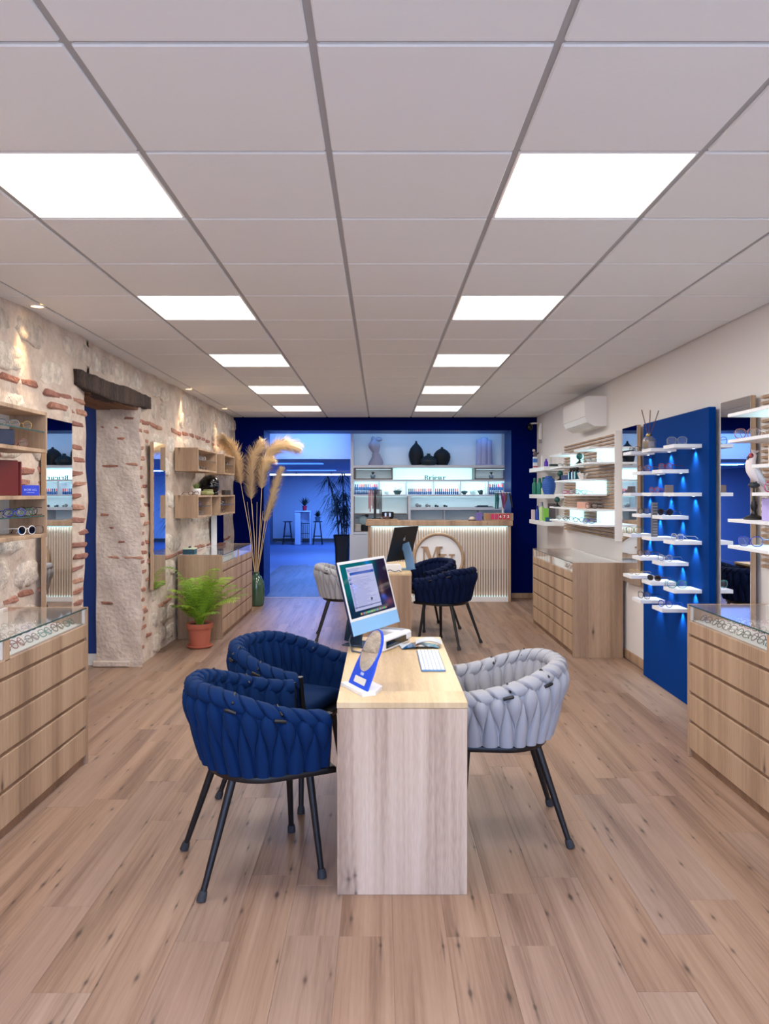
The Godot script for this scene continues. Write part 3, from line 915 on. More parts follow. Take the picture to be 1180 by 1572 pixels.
func bottles() -> void:
	# small bottles in the lit bays, one row of shared shapes in four cap colours
	var body := Geo.new().lathe([Vector2(0, 0), Vector2(0.0125, 0), Vector2(0.0135, 0.004), Vector2(0.0135, 0.040), Vector2(0.009, 0.048), Vector2(0.007, 0.05), Vector2(0, 0.05)], 12).mesh()
	var cap := Geo.new().lathe([Vector2(0, 0.048), Vector2(0.0095, 0.048), Vector2(0.0085, 0.088), Vector2(0.007, 0.091), Vector2(0, 0.091)], 12).mesh()
	var riser := paint(rgb(210, 235, 240), 0.3)
	var caps := {"red": paint(rgb(190, 50, 50), 0.4), "black": paint(rgb(18, 20, 30), 0.4), "blue": paint(rgb(20, 50, 110), 0.4), "pink": paint(rgb(214, 110, 104), 0.4)}
	var glass := paint(rgb(18, 60, 112), 0.25)
	var order := ["black", "blue", "pink", "red", "red", "black", "black", "blue", "red", "pink", "red", "red"]
	var bays := [[-0.385, 12, 0.068, "leftmost bay's riser"], [0.425, 12, 0.0, "third lit bay from the left"], [0.835, 12, 0.0, "fourth lit bay from the left"], [1.665, 8, 0.068, "rightmost bay's riser"]]
	for b in 4:
		var q: Array = bays[b]
		if q[2] > 0.0:
			var l: float = 0.029 * q[1]
			single("riser", Geo.new().box(Vector3(0, 0.064, 0), Vector3(l, 0.006, 0.05)).box(Vector3(-l / 2, 0.032, 0), Vector3(0.005, 0.062, 0.05)).box(Vector3(l / 2, 0.032, 0), Vector3(0.005, 0.062, 0.05)), riser, "clear stand for small bottles in the %s bottle bay" % ("leftmost" if b == 0 else "rightmost"), "stand", P(q[0] + l / 2 - 0.014, 1.478, 11.93))
		for rowk in (2 if q[2] > 0.0 else 1):
			for k in int(q[1]):
				var col: String = order[(k + b * 5) % 12]
				var dd: float = 11.93 if rowk == 0 else 11.88
				var yy: float = 1.478 + (q[2] if rowk == 0 else 0.0)
				var t := thing("small_bottle", "small blue bottle with a %s cap in the %s%s" % [col, q[3], " (front row)" if rowk == 1 else ""], "bottle", P(q[0] + k * 0.029 if q[2] > 0.0 else q[0] + 0.012 + k * 0.0305, yy, dd), 0.0, "%s-capped bottles, bay %d, row %d" % [col, b + 1, rowk + 1])
				part("bottle_body", body, glass, t)
				part("cap", cap, caps[col] if rowk == 0 else caps["blue"], t)
				if rowk == 1:
					t.set_meta("label", "small blue bottle with a blue cap in front of the %s" % q[3])
					t.set_meta("group", "blue bottles below the riser, bay %d" % (b + 1))
					t.scale.y = 0.72

func counter() -> void:
	var c := thing("reception_counter", "oak reception counter with a lit front of vertical slats and a round monogram", "counter", P(0.81, 0, 10.9))
	# local: x from -0.981 to 0.981, front face at z = 0.21
	var h := 1.05
	part("body", Geo.new().box(Vector3(0, h / 2, -0.02), Vector3(1.90, h, 0.40)), M.white, c)
	for x in [-0.968, 0.968]:
		part("side_panel", Geo.new().box(Vector3(x, h / 2, 0.0), Vector3(0.03, h, 0.44), 0.003), M.oak, c)
	part("countertop", Geo.new().box(Vector3(-0.005, h + 0.034, 0.0), Vector3(2.02, 0.068, 0.50), 0.004), M.oak, c)
	part("plinth", Geo.new().box(Vector3(0, 0.035, 0.195), Vector3(1.9, 0.07, 0.03), 0.003), M.white, c)
	var slat := Geo.new().box(Vector3.ZERO, Vector3(0.018, h - 0.09, 0.014), 0.003).mesh()
	for k in 53:
		var s := part("slat", slat, M.oak, c)
		s.position = Vector3(-0.93 + k * 0.0357, 0.07 + (h - 0.09) / 2, 0.187)
	for y in [[h - 0.012, -1.0, 0.16], [0.078, 1.0, 0.012]]:
		part("led_strip", Geo.new().box(Vector3(0, y[0], 0.186), Vector3(1.88, 0.008, 0.008)), M.led, c)
		area(c.position + Vector3(0, y[0] + y[1] * 0.008, 0.216), Color(0.82, 0.95, 1.0) if y[1] < 0 else Color(1.0, 0.97, 0.92), y[2], Vector2(1.86, 0.012), Vector3(0, y[1], -0.22))
	# round sign: oak ring, white disc, two serif letters
	var at := Vector3(-0.012, 0.602, 0.22)
	var ring := []
	for k in 49:
		ring.append(at + Vector3(cos(k * TAU / 48) * 0.335, sin(k * TAU / 48) * 0.335, 0.012))
	ring.pop_back()
	part("sign_ring", Geo.new().tube(ring, 0.022, 10, true), M.oak, c)
	var disc := Geo.new().lathe([Vector2(0, 0), Vector2(0.325, 0), Vector2(0.325, 0.012), Vector2(0.32, 0.016), Vector2(0, 0.016)], 48)
	var dm := part("sign_disc", disc, paint(rgb(240, 240, 240), 0.45), c)
	dm.position = at + Vector3(0, 0, -0.012)
	dm.rotation.x = PI / 2
	var f := SystemFont.new()
	f.font_names = PackedStringArray(["Droid Serif"])
	f.font_weight = 700
	for q in [["M", -0.10, 0.03, 0.0102], ["V", 0.11, -0.072, 0.0102]]:
		var tm := TextMesh.new()
		tm.text = q[0]
		tm.font = f
		tm.font_size = 32
		tm.pixel_size = q[3]
		tm.depth = 0.014
		part("letter", tm, M.oak, c).position = at + Vector3(q[1], q[2], 0.011)

# ---------- desks, chairs ----------
func make_desk(label: String) -> Node3D:
	# local: width 0.485 along x, length 1.32 along z, the near end at z = 0
	var t := thing("desk", label, "desk")
	part("desktop", Geo.new().box(Vector3(0, 0.704, -0.66), Vector3(0.487, 0.022, 1.32), 0.0015), M.oak_top, t)
	for z in [-0.011, -1.309]:
		part("end_panel", Geo.new().box(Vector3(0, 0.346, z), Vector3(0.483, 0.692, 0.022), 0.0015), M.grey_oak, t)
	part("back_panel", Geo.new().box(Vector3(0.0, 0.5, -0.66), Vector3(0.018, 0.38, 1.276), 0.001), M.grey_oak, t)
	return t

var chair_plan := PackedVector2Array()
func plan_at(s: float) -> Vector2:
	# horseshoe seen from above, s from -1 (right arm's front end) round the back to 1; front is +z
	if chair_plan.is_empty():
		var raw := PackedVector2Array()
		for i in 9:
			raw.append(Vector2(-0.272 - 0.013 * i / 8.0, lerpf(0.242, 0.03, i / 8.0)))
		for i in range(1, 40):
			var a := PI + PI * i / 40.0
			raw.append(Vector2(cos(a) * 0.285, 0.03 + sin(a) * 0.275))
		for i in 9:
			raw.append(Vector2(0.285 - 0.013 * i / 8.0, lerpf(0.03, 0.242, i / 8.0)))
		var lens := [0.0]
		for i in range(1, raw.size()):
			lens.append(lens[-1] + raw[i].distance_to(raw[i - 1]))
		for k in 201:
			var want: float = lens[-1] * k / 200.0
			var j := 1
			while j < raw.size() - 1 and lens[j] < want:
				j += 1
			chair_plan.append(raw[j - 1].lerp(raw[j], clampf((want - lens[j - 1]) / (lens[j] - lens[j - 1]), 0, 1)))
	var q := clampf((s + 1.0) * 100.0, 0.0, 199.999)
	return chair_plan[int(q)].lerp(chair_plan[int(q) + 1], q - int(q))

func chair_top(s: float) -> float:
	return 0.655 + 0.105 * smoothstep(0.0, 0.8, 1.0 - absf(s))

func shell_at(s: float, v: float, off: float) -> Vector3:
	var p := plan_at(s)
	var tg := (plan_at(minf(s + 0.01, 1.0)) - plan_at(maxf(s - 0.01, -1.0))).normalized()
	var nn := Vector2(-tg.y, tg.x)
	if nn.dot(p - Vector2(0, 0.12)) < 0.0:
		nn = -nn
	var c := sin(clampf(v, 0.0, 1.0) * PI / 2.0)
	var k := 0.74 + 0.26 * c
	var q := Vector2(p.x * (0.86 + 0.14 * c), (0.03 + (p.y - 0.03) * k) if p.y < 0.03 else p.y) + nn * off
	return Vector3(q.x, lerpf(0.435, chair_top(s), v), q.y)

func make_chair(label: String, fabric: Material) -> Node3D:
	var t := thing("armchair", label, "chair", Vector3.ZERO, 0.0, "")
	var n := 19
	var ps := 2.0 / n
	# tapering strands, plump in the middle: rounded heads up on the outside, points between them from below
	var strand := func(s0: float, v0: float, v1: float, wide: float, head: float, lean: float, side: float, parent: Node3D, called: String) -> void:
		var g := Geo.new()
		g.grid(func(u: float, w: float) -> Vector3:
			var a := u * 2.0 - 1.0
			var b := w
			var prof := sin(PI * pow(clampf(b, 0.001, 0.999), head)) if head > 0.0 else pow(cos(PI * 0.5 * clampf(b, 0.0, 0.999)), 0.75)
			var hw := wide * ps * maxf(prof, 0.0) * 0.5
			var s := s0 + a * hw + lean * ps * (b - 0.5)
			var bulge := (0.002 + 0.036 * sqrt(maxf(0.0, 1.0 - a * a)) * sqrt(maxf(prof, 0.0)) * (1.0 if head > 0.0 else 0.86))
			return shell_at(clampf(s, -1.0, 1.0), lerpf(v0, v1, b), side * bulge if side > 0 else -0.036 - bulge * 0.75), 8, 9, false, side, Vector3(0, 0.58, 0.08))
		part(called, g, fabric, parent)
	part("shell", Geo.new().grid(func(u: float, w: float) -> Vector3:
		var s := u * 2.0 - 1.0
		if w < 0.5:
			return shell_at(s, w * 2.0 * 0.97, 0.008)
		return shell_at(s, (1.0 - w) * 2.0 * 0.97, -0.045), 60, 13, false, 1.0, Vector3(0, 0.58, 0.08)), fabric, t)
	for i in n:
		var s := -1.0 + (i + 0.5) * ps
		strand.call(s, 0.10, 0.92, 1.02, 2.2, 0.35, 1.0, t, "strand")
		if i < n - 1:
			strand.call(s + ps * 0.5, 0.0, 0.72, 1.04, -1.0, 0.1, 1.0, t, "strand")
		strand.call(s, 0.12, 0.95, 1.06, 1.5, -0.3, -1.0, t, "strand")
		# the plaited rim: short slanting rolls over the edge
		var g := Geo.new()
		g.grid(func(u: float, w: float) -> Vector3:
			var sa := clampf(s + (w - 0.5) * ps * 1.12 + sin(u * TAU) * ps * 0.3 - cos(u * TAU) * ps * 0.25, -1.0, 1.0)
			var a := u * TAU
			var r := pow(maxf(0.0, 1.0 - pow(w * 2.0 - 1.0, 8.0)), 0.4)
			var c := shell_at(sa, 1.0, -0.018 + (w - 0.5) * 0.012)
			var o := shell_at(sa, 1.0, 0.0) - shell_at(sa, 1.0, -1.0)
			return c + o.normalized() * cos(a) * 0.040 * r + Vector3.UP * (sin(a) * 0.036 * r - 0.028), 10, 8, true)
		part("rim_roll", g, fabric, t)
	# dark clips where the strands are gathered under the rim
	for s in [-0.68, -0.42, 0.42, 0.68]:
		part("clip", Geo.new().tube([shell_at(s - 0.03, 0.84, 0.026), shell_at(s, 0.85, 0.032), shell_at(s + 0.03, 0.84, 0.026)], 0.007, 6), M.black, t)
		part("clip", Geo.new().tube([shell_at(s - 0.012, 1.0, 0.022) + Vector3.DOWN * 0.02, shell_at(s, 1.0, -0.018) + Vector3.UP * 0.009, shell_at(s + 0.012, 1.0, -0.055) + Vector3.DOWN * 0.02], 0.005, 6), M.black, t)
	# seat cushion on a black pan
	var outline := func(u: float) -> Vector2:
		var q := u * 1.25
		if q < 1.0:
			var p := shell_at(q * 2.0 - 1.0, 0.1, -0.05)
			return Vector2(p.x, minf(p.z, 0.232))
		var a := shell_at(1.0, 0.1, -0.05)
		var b := shell_at(-1.0, 0.1, -0.05)
		return Vector2(lerpf(a.x, b.x, (q - 1.0) / 0.25), 0.232)
	var ring := func(rows: Array) -> Geo:
		return Geo.new().grid(func(u: float, w: float) -> Vector3:
			var r: Vector2 = rows[int(round(w * (rows.size() - 1)))]
			var p: Vector2 = outline.call(u)
			return Vector3(p.x * r.x, r.y, (p.y - 0.04) * r.x + 0.04), 48, rows.size() - 1, true)
	part("seat_cushion", ring.call([Vector2(0.9, 0.43), Vector2(0.97, 0.44), Vector2(1.0, 0.462), Vector2(0.98, 0.485), Vector2(0.88, 0.498), Vector2(0.5, 0.505), Vector2(0, 0.507)]), fabric, t)
	part("seat_pan", ring.call([Vector2(0, 0.402), Vector2(1.18, 0.402), Vector2(1.235, 0.407), Vector2(1.235, 0.426), Vector2(1.2, 0.432), Vector2(0, 0.432)]), M.black, t)
	for sd in [-1.0, 1.0]:
		part("arm_post", Geo.new().tube([shell_at(sd, -0.06, -0.012), shell_at(sd, 0.4, -0.012), shell_at(sd, 0.97, -0.014)], 0.013, 8), M.black, t)
		for fz in [-1.0, 1.0]:
			var a := Vector3(0.155 * sd, 0.41, 0.04 + 0.15 * fz)
			var b := Vector3(0.222 * sd, 0.0, -0.008 + 0.232 * fz)
			var lg := part("leg", Geo.new().tube([a, b.lerp(a, 0.5), b.lerp(a, 0.03)], [0.0165, 0.014, 0.0115], 12), M.black, t)
			part("foot_cap", Geo.new().tube([b.lerp(a, 0.085) , b.lerp(a, 0.05), b + Vector3(0, 0.002, 0)], [0.0145, 0.0175, 0.018], 12), paint(rgb(44, 46, 50), 0.7), lg)
	return t

func put_chair(proto: Node3D, first: bool, x: float, d: float, face: Vector2, label: String, fabric: Material) -> void:
	# face: direction of the open front as (x, -z)
	var t := proto
	if not first:
		t = proto.duplicate()
		t.name = numbered("armchair")
		add_child(t, true)
	t.position = P(x, 0, d)
	t.rotation.y = atan2(face.x, -face.y)
	t.set_meta("label", label)
	for c in t.get_children():
		if c.name.begins_with("s") and not c.name.begins_with("seat_pan") or c.name.begins_with("rim"):
			c.material_override = fabric

func desks_and_chairs() -> void:
	var dk := make_desk("narrow pale oak desk standing nearest, with a computer and hand mirror on it")
	dk.position = P(0.0805, 0, 2.881)
	var d2: Node3D = dk.duplicate()
	d2.name = numbered("desk")
	add_child(d2, true)
	d2.position = P(0.06, 0, 7.556)
	for c in d2.get_children():
		if not c.name.begins_with("desktop"):
			c.material_override = M.oak
	d2.set_meta("label", "second oak desk farther back, in front of the slatted counter")
	var ch := make_chair("", M.blue_velvet)
	put_chair(ch, true, -0.517, 3.13, Vector2(0.927, 0.375), "dark blue woven velvet armchair nearest the viewer, left of the front desk", M.blue_velvet)
	put_chair(ch, false, -0.485, 3.90, Vector2(0.906, -0.40), "dark blue woven velvet armchair behind the nearest blue one, at the front desk", M.blue_velvet)
	put_chair(ch, false, 0.565, 3.49, Vector2(-1.0, 0.02), "light grey woven velvet armchair on the right of the front desk", M.grey_velvet)
	put_chair(ch, false, -0.42, 8.03, Vector2(1.0, 0.05), "light grey woven armchair left of the second desk, half behind the computer screen", M.grey_velvet)
	put_chair(ch, false, 0.68, 7.70, Vector2(-0.82, 0.57), "dark blue armchair nearer of the two in front of the slatted counter", M.navy_velvet)
	put_chair(ch, false, 0.56, 8.62, Vector2(-0.88, -0.47), "dark blue armchair in front of the counter, behind another blue one", M.navy_velvet)
	computer("all-in-one computer with a lit screen on the front desk", P(-0.055, 0.717, 3.95), 62.3, 0.264, true)
	computer("all-in-one computer seen from behind on the second desk", P(0.222, 0.717, 7.96), -121.1, 0.268, false)
	desk_things()

func screen_image() -> ImageTexture:
	var im := Image.create(512, 320, false, Image.FORMAT_RGB8)
	im.fill(Color8(12, 96, 100))
	var r := RandomNumberGenerator.new()
	r.seed = 5
	# wallpaper: green at the left and top, dark and warm patches at the right
	for y in 320:
		for x in 512:
			var q := x / 512.0
			var c := Color8(10, 100, 104).lerp(Color8(30, 24, 38), smoothstep(0.55, 0.8, q + 0.25 * y / 320.0 - 0.1))
			c = c.lerp(Color8(20, 26, 50), smoothstep(0.45, 0.9, y / 320.0) * 0.8)
			if q > 0.72:
				c = c.lerp(Color8(150, 110, 90), 0.8 * exp(-pow((q - 0.78) * 16.0, 2) - pow((y - 190.0) / 50.0, 2)))
				c = c.lerp(Color8(190, 110, 80), 0.7 * exp(-pow((q - 0.9) * 9.0, 2) - pow((y - 275.0) / 26.0, 2)))
				c = c.lerp(Color8(60, 20, 30), 0.5 * absf(sin(q * 120.0)) * smoothstep(0.7, 0.9, q))
			im.set_pixel(x, y, c)
	im.fill_rect(Rect2i(58, 22, 300, 262), Color8(186, 188, 226))
	im.fill_rect(Rect2i(58, 22, 300, 9), Color8(214, 212, 234))
	im.fill_rect(Rect2i(84, 56, 270, 16), Color8(40, 82, 178))
	im.fill_rect(Rect2i(62, 54, 18, 20), Color8(226, 214, 228))
	for k in 30:
		var y := 36 + k * 8
		if y > 50 and y < 78:
			continue
		im.fill_rect(Rect2i(66, y, 20 + r.randi() % 14, 3), Color8(110, 120, 190))
		im.fill_rect(Rect2i(100, y, 60 + r.randi() % 180, 2), Color8(140, 146, 200))
	im.fill_rect(Rect2i(64, 92, 14, 8), Color8(40, 70, 170))
	im.fill_rect(Rect2i(64, 116, 16, 8), Color8(30, 60, 160))
	im.fill_rect(Rect2i(62, 262, 296, 4), Color8(60, 64, 96))
	im.fill_rect(Rect2i(100, 296, 310, 16), Color8(44, 46, 74))
	for k in 18:
		im.fill_rect(Rect2i(106 + k * 17, 298, 12, 12), Color.from_hsv(r.randf(), 0.5, 0.8))
	return ImageTexture.create_from_image(im)

func computer(label: String, at: Vector3, yaw: float, tilt: float, lit: bool) -> void:
	var t := thing("computer", label, "computer", at, deg_to_rad(yaw), "all-in-one computers")
	var w := 0.495
	var h := 0.362
	# tilted slab: turned about its centre, 0.265 above the desk
	var tf := Transform3D(Basis(Vector3.RIGHT, -tilt), Vector3(0, 0.264, 0))
	var back := paint(rgb(24, 40, 72), 0.35, 0.3) if lit else paint(rgb(6, 8, 16), 0.5)
	var g := Geo.new()
	g.t = tf
	part("casing", g.box(Vector3(0, 0, -0.007), Vector3(w, h, 0.012), 0.003), back, t)
	g = Geo.new()
	g.t = tf
	part("bezel", g.box(Vector3(0, 0.034, 0.0005), Vector3(w, h - 0.068, 0.003), 0.001), M.white, t)
	g = Geo.new()
	g.t = tf
	part("chin", g.box(Vector3(0, -h / 2 + 0.034, 0.0005), Vector3(w, 0.068, 0.003), 0.001), paint(rgb(150, 200, 240), 0.2), t)
	var sm := paint(Color(0.02, 0.02, 0.02), 0.04)
	if lit:
		var im := screen_image()
		sm.emission_enabled = true
		sm.emission = Color.BLACK
		sm.emission_texture = im
		sm.emission_operator = BaseMaterial3D.EMISSION_OP_ADD
		sm.emission_energy_multiplier = 0.85
	g = Geo.new()
	g.t = tf
	var a := Vector2(w / 2 - 0.013, (h - 0.068) / 2 - 0.013)
	var i0 := g.vert(Vector3(-a.x, 0.034 + a.y, 0.0024), Vector3.BACK, Vector2(0, 0))
	var i1 := g.vert(Vector3(a.x, 0.034 + a.y, 0.0024), Vector3.BACK, Vector2(1, 0))
	var i2 := g.vert(Vector3(a.x, 0.034 - a.y, 0.0024), Vector3.BACK, Vector2(1, 1))
	var i3 := g.vert(Vector3(-a.x, 0.034 - a.y, 0.0024), Vector3.BACK, Vector2(0, 1))
	g.tri(i0, i1, i2)
	g.tri(i0, i2, i3)
	part("screen", g, sm, t)
	if lit:
		area(at + Basis(Vector3.UP, deg_to_rad(yaw)) * (tf * Vector3(0, 0.034, 0.012)), Color(0.75, 0.78, 1.0), 0.05, Vector2(0.45, 0.27), Basis(Vector3.UP, deg_to_rad(yaw)) * (tf.basis * Vector3.BACK))
	var sb := paint(rgb(70, 86, 104), 0.2, 0.7) if lit else paint(rgb(118, 156, 192), 0.3, 0.2)
	part("stand", Geo.new().tube([Vector3(0, 0.264, -0.03), Vector3(0, 0.2, -0.055), Vector3(0, 0.1, -0.085), Vector3(0, 0.006, -0.10)], 0.052, 10, false, 0.09), sb, t)
	part("foot", Geo.new().box(Vector3(0, 0.004, -0.06), Vector3(0.14, 0.008, 0.13), 0.003), sb, t)
	# the fruit mark on the back
	var pts := PackedVector2Array()
	for k in 36:
		var an := k * TAU / 36
		var r := 0.021 * (1.0 + 0.1 * cos(an * 2.0) - 0.14 * exp(-pow(sin((an - PI / 2) / 2.0) * 4.0, 2)) - 0.08 * exp(-pow(sin((an + PI / 2) / 2.0) * 4.0, 2)))
		var p := Vector2(cos(an) * r, sin(an) * r * 1.08)
		var bite := Vector2(0.0265, 0.003)
		if p.distance_to(bite) < 0.0115:
			p = bite + (p - bite).normalized() * 0.0115
		pts.append(p)
	var mk := Geo.new()
	mk.t = tf * Transform3D(Basis(Vector3.UP, PI), Vector3(0, 0.05, -0.0132))
	mk.prism(pts, 0.0, 0.001)
	var lf := PackedVector2Array([Vector2(0.0, 0.024), Vector2(0.001, 0.030), Vector2(0.005, 0.034), Vector2(0.010, 0.036), Vector2(0.009, 0.030), Vector2(0.005, 0.026)])
	mk.prism(lf, 0.0, 0.001)
	part("fruit_emblem", mk, paint(rgb(170, 176, 190), 0.2, 0.6), t)

func desk_things() -> void:
	var y := 0.7155
	# blue standing mirror on a white foot
	var t := thing("table_mirror", "oval mirror in a bright blue upright stand with a white foot on the front desk", "mirror", P(-0.083, y, 3.06), atan2(-0.89, 0.457), "")
	t.rotation.y = atan2(-0.89, 0.457)
	var lean := Basis(Vector3.RIGHT, -0.41)
	part("foot", Geo.new().prism(PackedVector2Array([Vector2(-0.10, -0.035), Vector2(0.10, -0.035), Vector2(0.10, 0.02), Vector2(0.03, 0.085), Vector2(-0.06, 0.085), Vector2(-0.10, 0.02)]), 0.0, 0.014), M.white, t).transform = Transform3D(Basis(Vector3.RIGHT, -PI / 2), Vector3(0, 0.0, 0))
	var outline := PackedVector2Array([Vector2(-0.083, 0.0), Vector2(0.083, 0.0), Vector2(0.080, 0.08)])
	for k in 21:
		var a := -0.25 + (PI + 0.5) * k / 20.0
		outline.append(Vector2(cos(a) * 0.073, 0.145 + sin(a) * 0.093))
	outline.append(Vector2(-0.080, 0.08))
	var bl := part("upright", Geo.new().prism(outline, -0.008, 0.0), paint(rgb(24, 78, 214), 0.3), t)
	bl.transform = Transform3D(lean, Vector3(0, 0.015, 0.01))
	var el := PackedVector2Array()
	for k in 32:
		el.append(Vector2(cos(k * TAU / 32) * 0.066, 0.148 + sin(k * TAU / 32) * 0.085))
	part("mirror_glass", Geo.new().prism(el, 0.0, 0.002), M.mirror, bl)
	part("label_plate", Geo.new().box(Vector3(0.004, 0.026, 0.001), Vector3(0.096, 0.026, 0.002), 0.0009), paint(rgb(228, 222, 205), 0.4), bl)
	part("small_mark", Geo.new().box(Vector3(0.002, 0.053, 0.0006), Vector3(0.026, 0.011, 0.0012)), paint(rgb(190, 200, 235), 0.4), bl)
	# white bar scanner with a card reader head
	var sc := thing("document_scanner", "white bar-shaped desktop scanner with a black slot behind the blue mirror", "scanner", P(0.058, y, 3.935), 1.0965)
	part("body", Geo.new().box(Vector3(0, 0.03, 0), Vector3(0.30, 0.06, 0.06), 0.006), M.white, sc)
	part("slot", Geo.new().box(Vector3(0, 0.03, 0.029), Vector3(0.25, 0.034, 0.006), 0.001), M.gloss_black, sc)
	part("reader_head", Geo.new().box(Vector3(0.13, 0.04, -0.06), Vector3(0.07, 0.05, 0.19), 0.01), M.white, sc)
	part("keypad", Geo.new().box(Vector3(0.13, 0.066, -0.06), Vector3(0.045, 0.004, 0.13), 0.001), paint(rgb(150, 152, 156), 0.5), sc)
	# keyboard, long side towards the back
	var kb := thing("keyboard", "flat white keyboard with pale blue frame lying at the right of the front desk", "keyboard", P(0.230, y, 3.59))
	part("frame", Geo.new().box(Vector3(0, 0.004, 0), Vector3(0.106, 0.008, 0.43), 0.002), paint(rgb(96, 132, 166), 0.35, 0.3), kb)
	var key := Geo.new().box(Vector3.ZERO, Vector3(0.0138, 0.004, 0.0178), 0.0012).mesh()
	for r in 6:
		for k in 22:
			var m := part("key", key, M.shelf_white, kb)
			m.position = Vector3(-0.0425 + r * 0.017, 0.0095, -0.203 + k * 0.0193)
	# fan of glossy leaflets
	var cover := tex(128, 64, func(x: int, yy: int) -> Color:
		var q := sin(x * 0.07 + yy * 0.05) * 0.5 + 0.5
		var c := Color8(30, 92, 140).lerp(Color8(230, 236, 240), smoothstep(0.45, 0.7, q))
		return c.lerp(Color8(190, 130, 90), 0.8 * exp(-pow((x - 50.0) / 9.0, 2))).lerp(Color8(24, 30, 40), 0.9 * exp(-pow((x - 64.0 - yy * 0.3) / 6.0, 2))))
	var cm := paint(Color.WHITE, 0.15)
	cm.albedo_texture = cover
	for k in 2:
		var g := Geo.new()
		var z0 := 0.0 + 0.001 * k
		var face := func(dy: float) -> Callable: return func(u: float, w: float) -> Vector3: return Vector3((u - 0.5) * (0.19 if k == 0 else 0.13), dy + z0 + (0.010 if k == 0 else 0.016) * sin(u * PI), (w - 0.5) * 0.11)
		g.grid(face.call(0.004), 14, 2, false, 1.0, Vector3(0, -1, 0))
		g.grid(face.call(0.001), 14, 2, false, -1.0, Vector3(0, -1, 0))
		single("leaflet", g, cm if k == 0 else paint(rgb(238, 240, 240), 0.15), "glossy blue and white printed leaflet at the far right of the front desk" if k == 0 else "curled white glossy leaflet on top of the printed one on the front desk", "leaflet", P(0.195 + 0.05 * k, y + (0.0145 if k else 0.0), 3.92 + 0.03 * k), 0.12 - 0.2 * k, "leaflets")
	var cord := Geo.new().tube([P(-0.11, y + 0.005, 4.06), P(-0.15, y + 0.05, 4.0), P(-0.158, y + 0.03, 3.92), P(-0.14, y + 0.005, 3.80), P(-0.10, y + 0.005, 3.76), P(-0.06, y + 0.005, 3.80), P(-0.03, y + 0.005, 3.9)], 0.004, 8)
	single("power_cord", cord, paint(rgb(70, 82, 96), 0.5), "thin grey power cord looping from the front desk's computer foot", "cord")
	# second desk: papers, a small holder, cables
	single("desk_device", Geo.new().box(Vector3(0, 0.03, 0), Vector3(0.20, 0.06, 0.16), 0.004).box(Vector3(0.01, 0.066, 0.01), Vector3(0.17, 0.012, 0.14), 0.003), M.white, "white boxy device on the second desk under the black monitor", "device", P(0.10, y, 7.74), 0.1)
	single("cable", Geo.new().tube([P(0.05, y + 0.006, 7.62), P(0.09, y + 0.03, 7.60), P(0.14, y + 0.006, 7.64), P(0.18, y + 0.025, 7.60), P(0.20, y + 0.006, 7.66)], 0.004, 6), M.black, "tangled dark cable on the front edge of the second desk", "cable")

# ---------- oak drawer cabinets with glass tops ----------
func make_cabinet(label: String, at: Vector3, turn: float) -> Node3D:
	# local: front faces +z, x from -0.93 to 0.93, depth 0.45
	var t := thing("display_cabinet", label, "cabinet", at, turn, "oak drawer cabinets with glass tops")
	var hw := 0.93
	part("body", Geo.new().box(Vector3(0, 0.40, -0.004), Vector3(2 * hw - 0.04, 0.74, 0.436)), M.oak_dark, t)
	for s in [-1.0, 1.0]:
		part("side_panel", Geo.new().box(Vector3(s * (hw - 0.011), 0.4315, 0.0), Vector3(0.022, 0.863, 0.455), 0.0015), M.oak, t)
	part("plinth", Geo.new().box(Vector3(0, 0.02, 0.197), Vector3(2 * hw - 0.045, 0.04, 0.02)), M.oak_dark, t)
	part("top_rail", Geo.new().box(Vector3(0, 0.735, 0.218), Vector3(2 * hw - 0.046, 0.072, 0.018), 0.0015), M.oak, t)
	part("centre_post", Geo.new().box(Vector3(0, 0.81, 0.216), Vector3(0.045, 0.092, 0.022), 0.0015), M.oak, t)
	part("back_rail", Geo.new().box(Vector3(0, 0.81, -0.216), Vector3(2 * hw - 0.046, 0.106, 0.02), 0.0015), M.white, t)
	for r in 4:
		for s in [-1.0, 1.0]:
			part("drawer", Geo.new().box(Vector3(s * (hw - 0.022) / 2, 0.610 - r * 0.162, 0.216), Vector3(hw - 0.0245, 0.142, 0.02), 0.0015), M.oak, t)
	var tray := paint(rgb(232, 240, 234), 0.5)
	part("tray", Geo.new().box(Vector3(0, 0.768, -0.01), Vector3(2 * hw - 0.05, 0.012, 0.42)), tray, t)
	for s in [-1.0, 1.0]:
		part("glass_front", Geo.new().box(Vector3(s * (hw - 0.0) / 2, 0.815, 0.222), Vector3(hw - 0.075, 0.086, 0.004)), M.glass, t)
		for q in [s * (hw - 0.03), s * 0.031]:
			part("white_strip", Geo.new().box(Vector3(q, 0.815, 0.212), Vector3(0.012, 0.082, 0.012)), M.shelf_white, t)
		part("tray_edge", Geo.new().box(Vector3(s * hw / 2, 0.786, -0.07), Vector3(hw - 0.08, 0.004, 0.05)).box(Vector3(s * hw / 2, 0.778, 0.06), Vector3(hw - 0.08, 0.004, 0.05)), M.shelf_white, t)
	var gt := part("glass_top", Geo.new().box(Vector3(0, 0.8595, 0.0), Vector3(2 * hw - 0.048, 0.006, 0.45)), M.glass, t)
	part("glass_edge", Geo.new().box(Vector3(0, 0.8595, 0.2265), Vector3(2 * hw - 0.048, 0.0062, 0.003)).box(Vector3(0, 0.8595, -0.2265), Vector3(2 * hw - 0.048, 0.0062, 0.003)), M.glass_edge, gt)
	return t

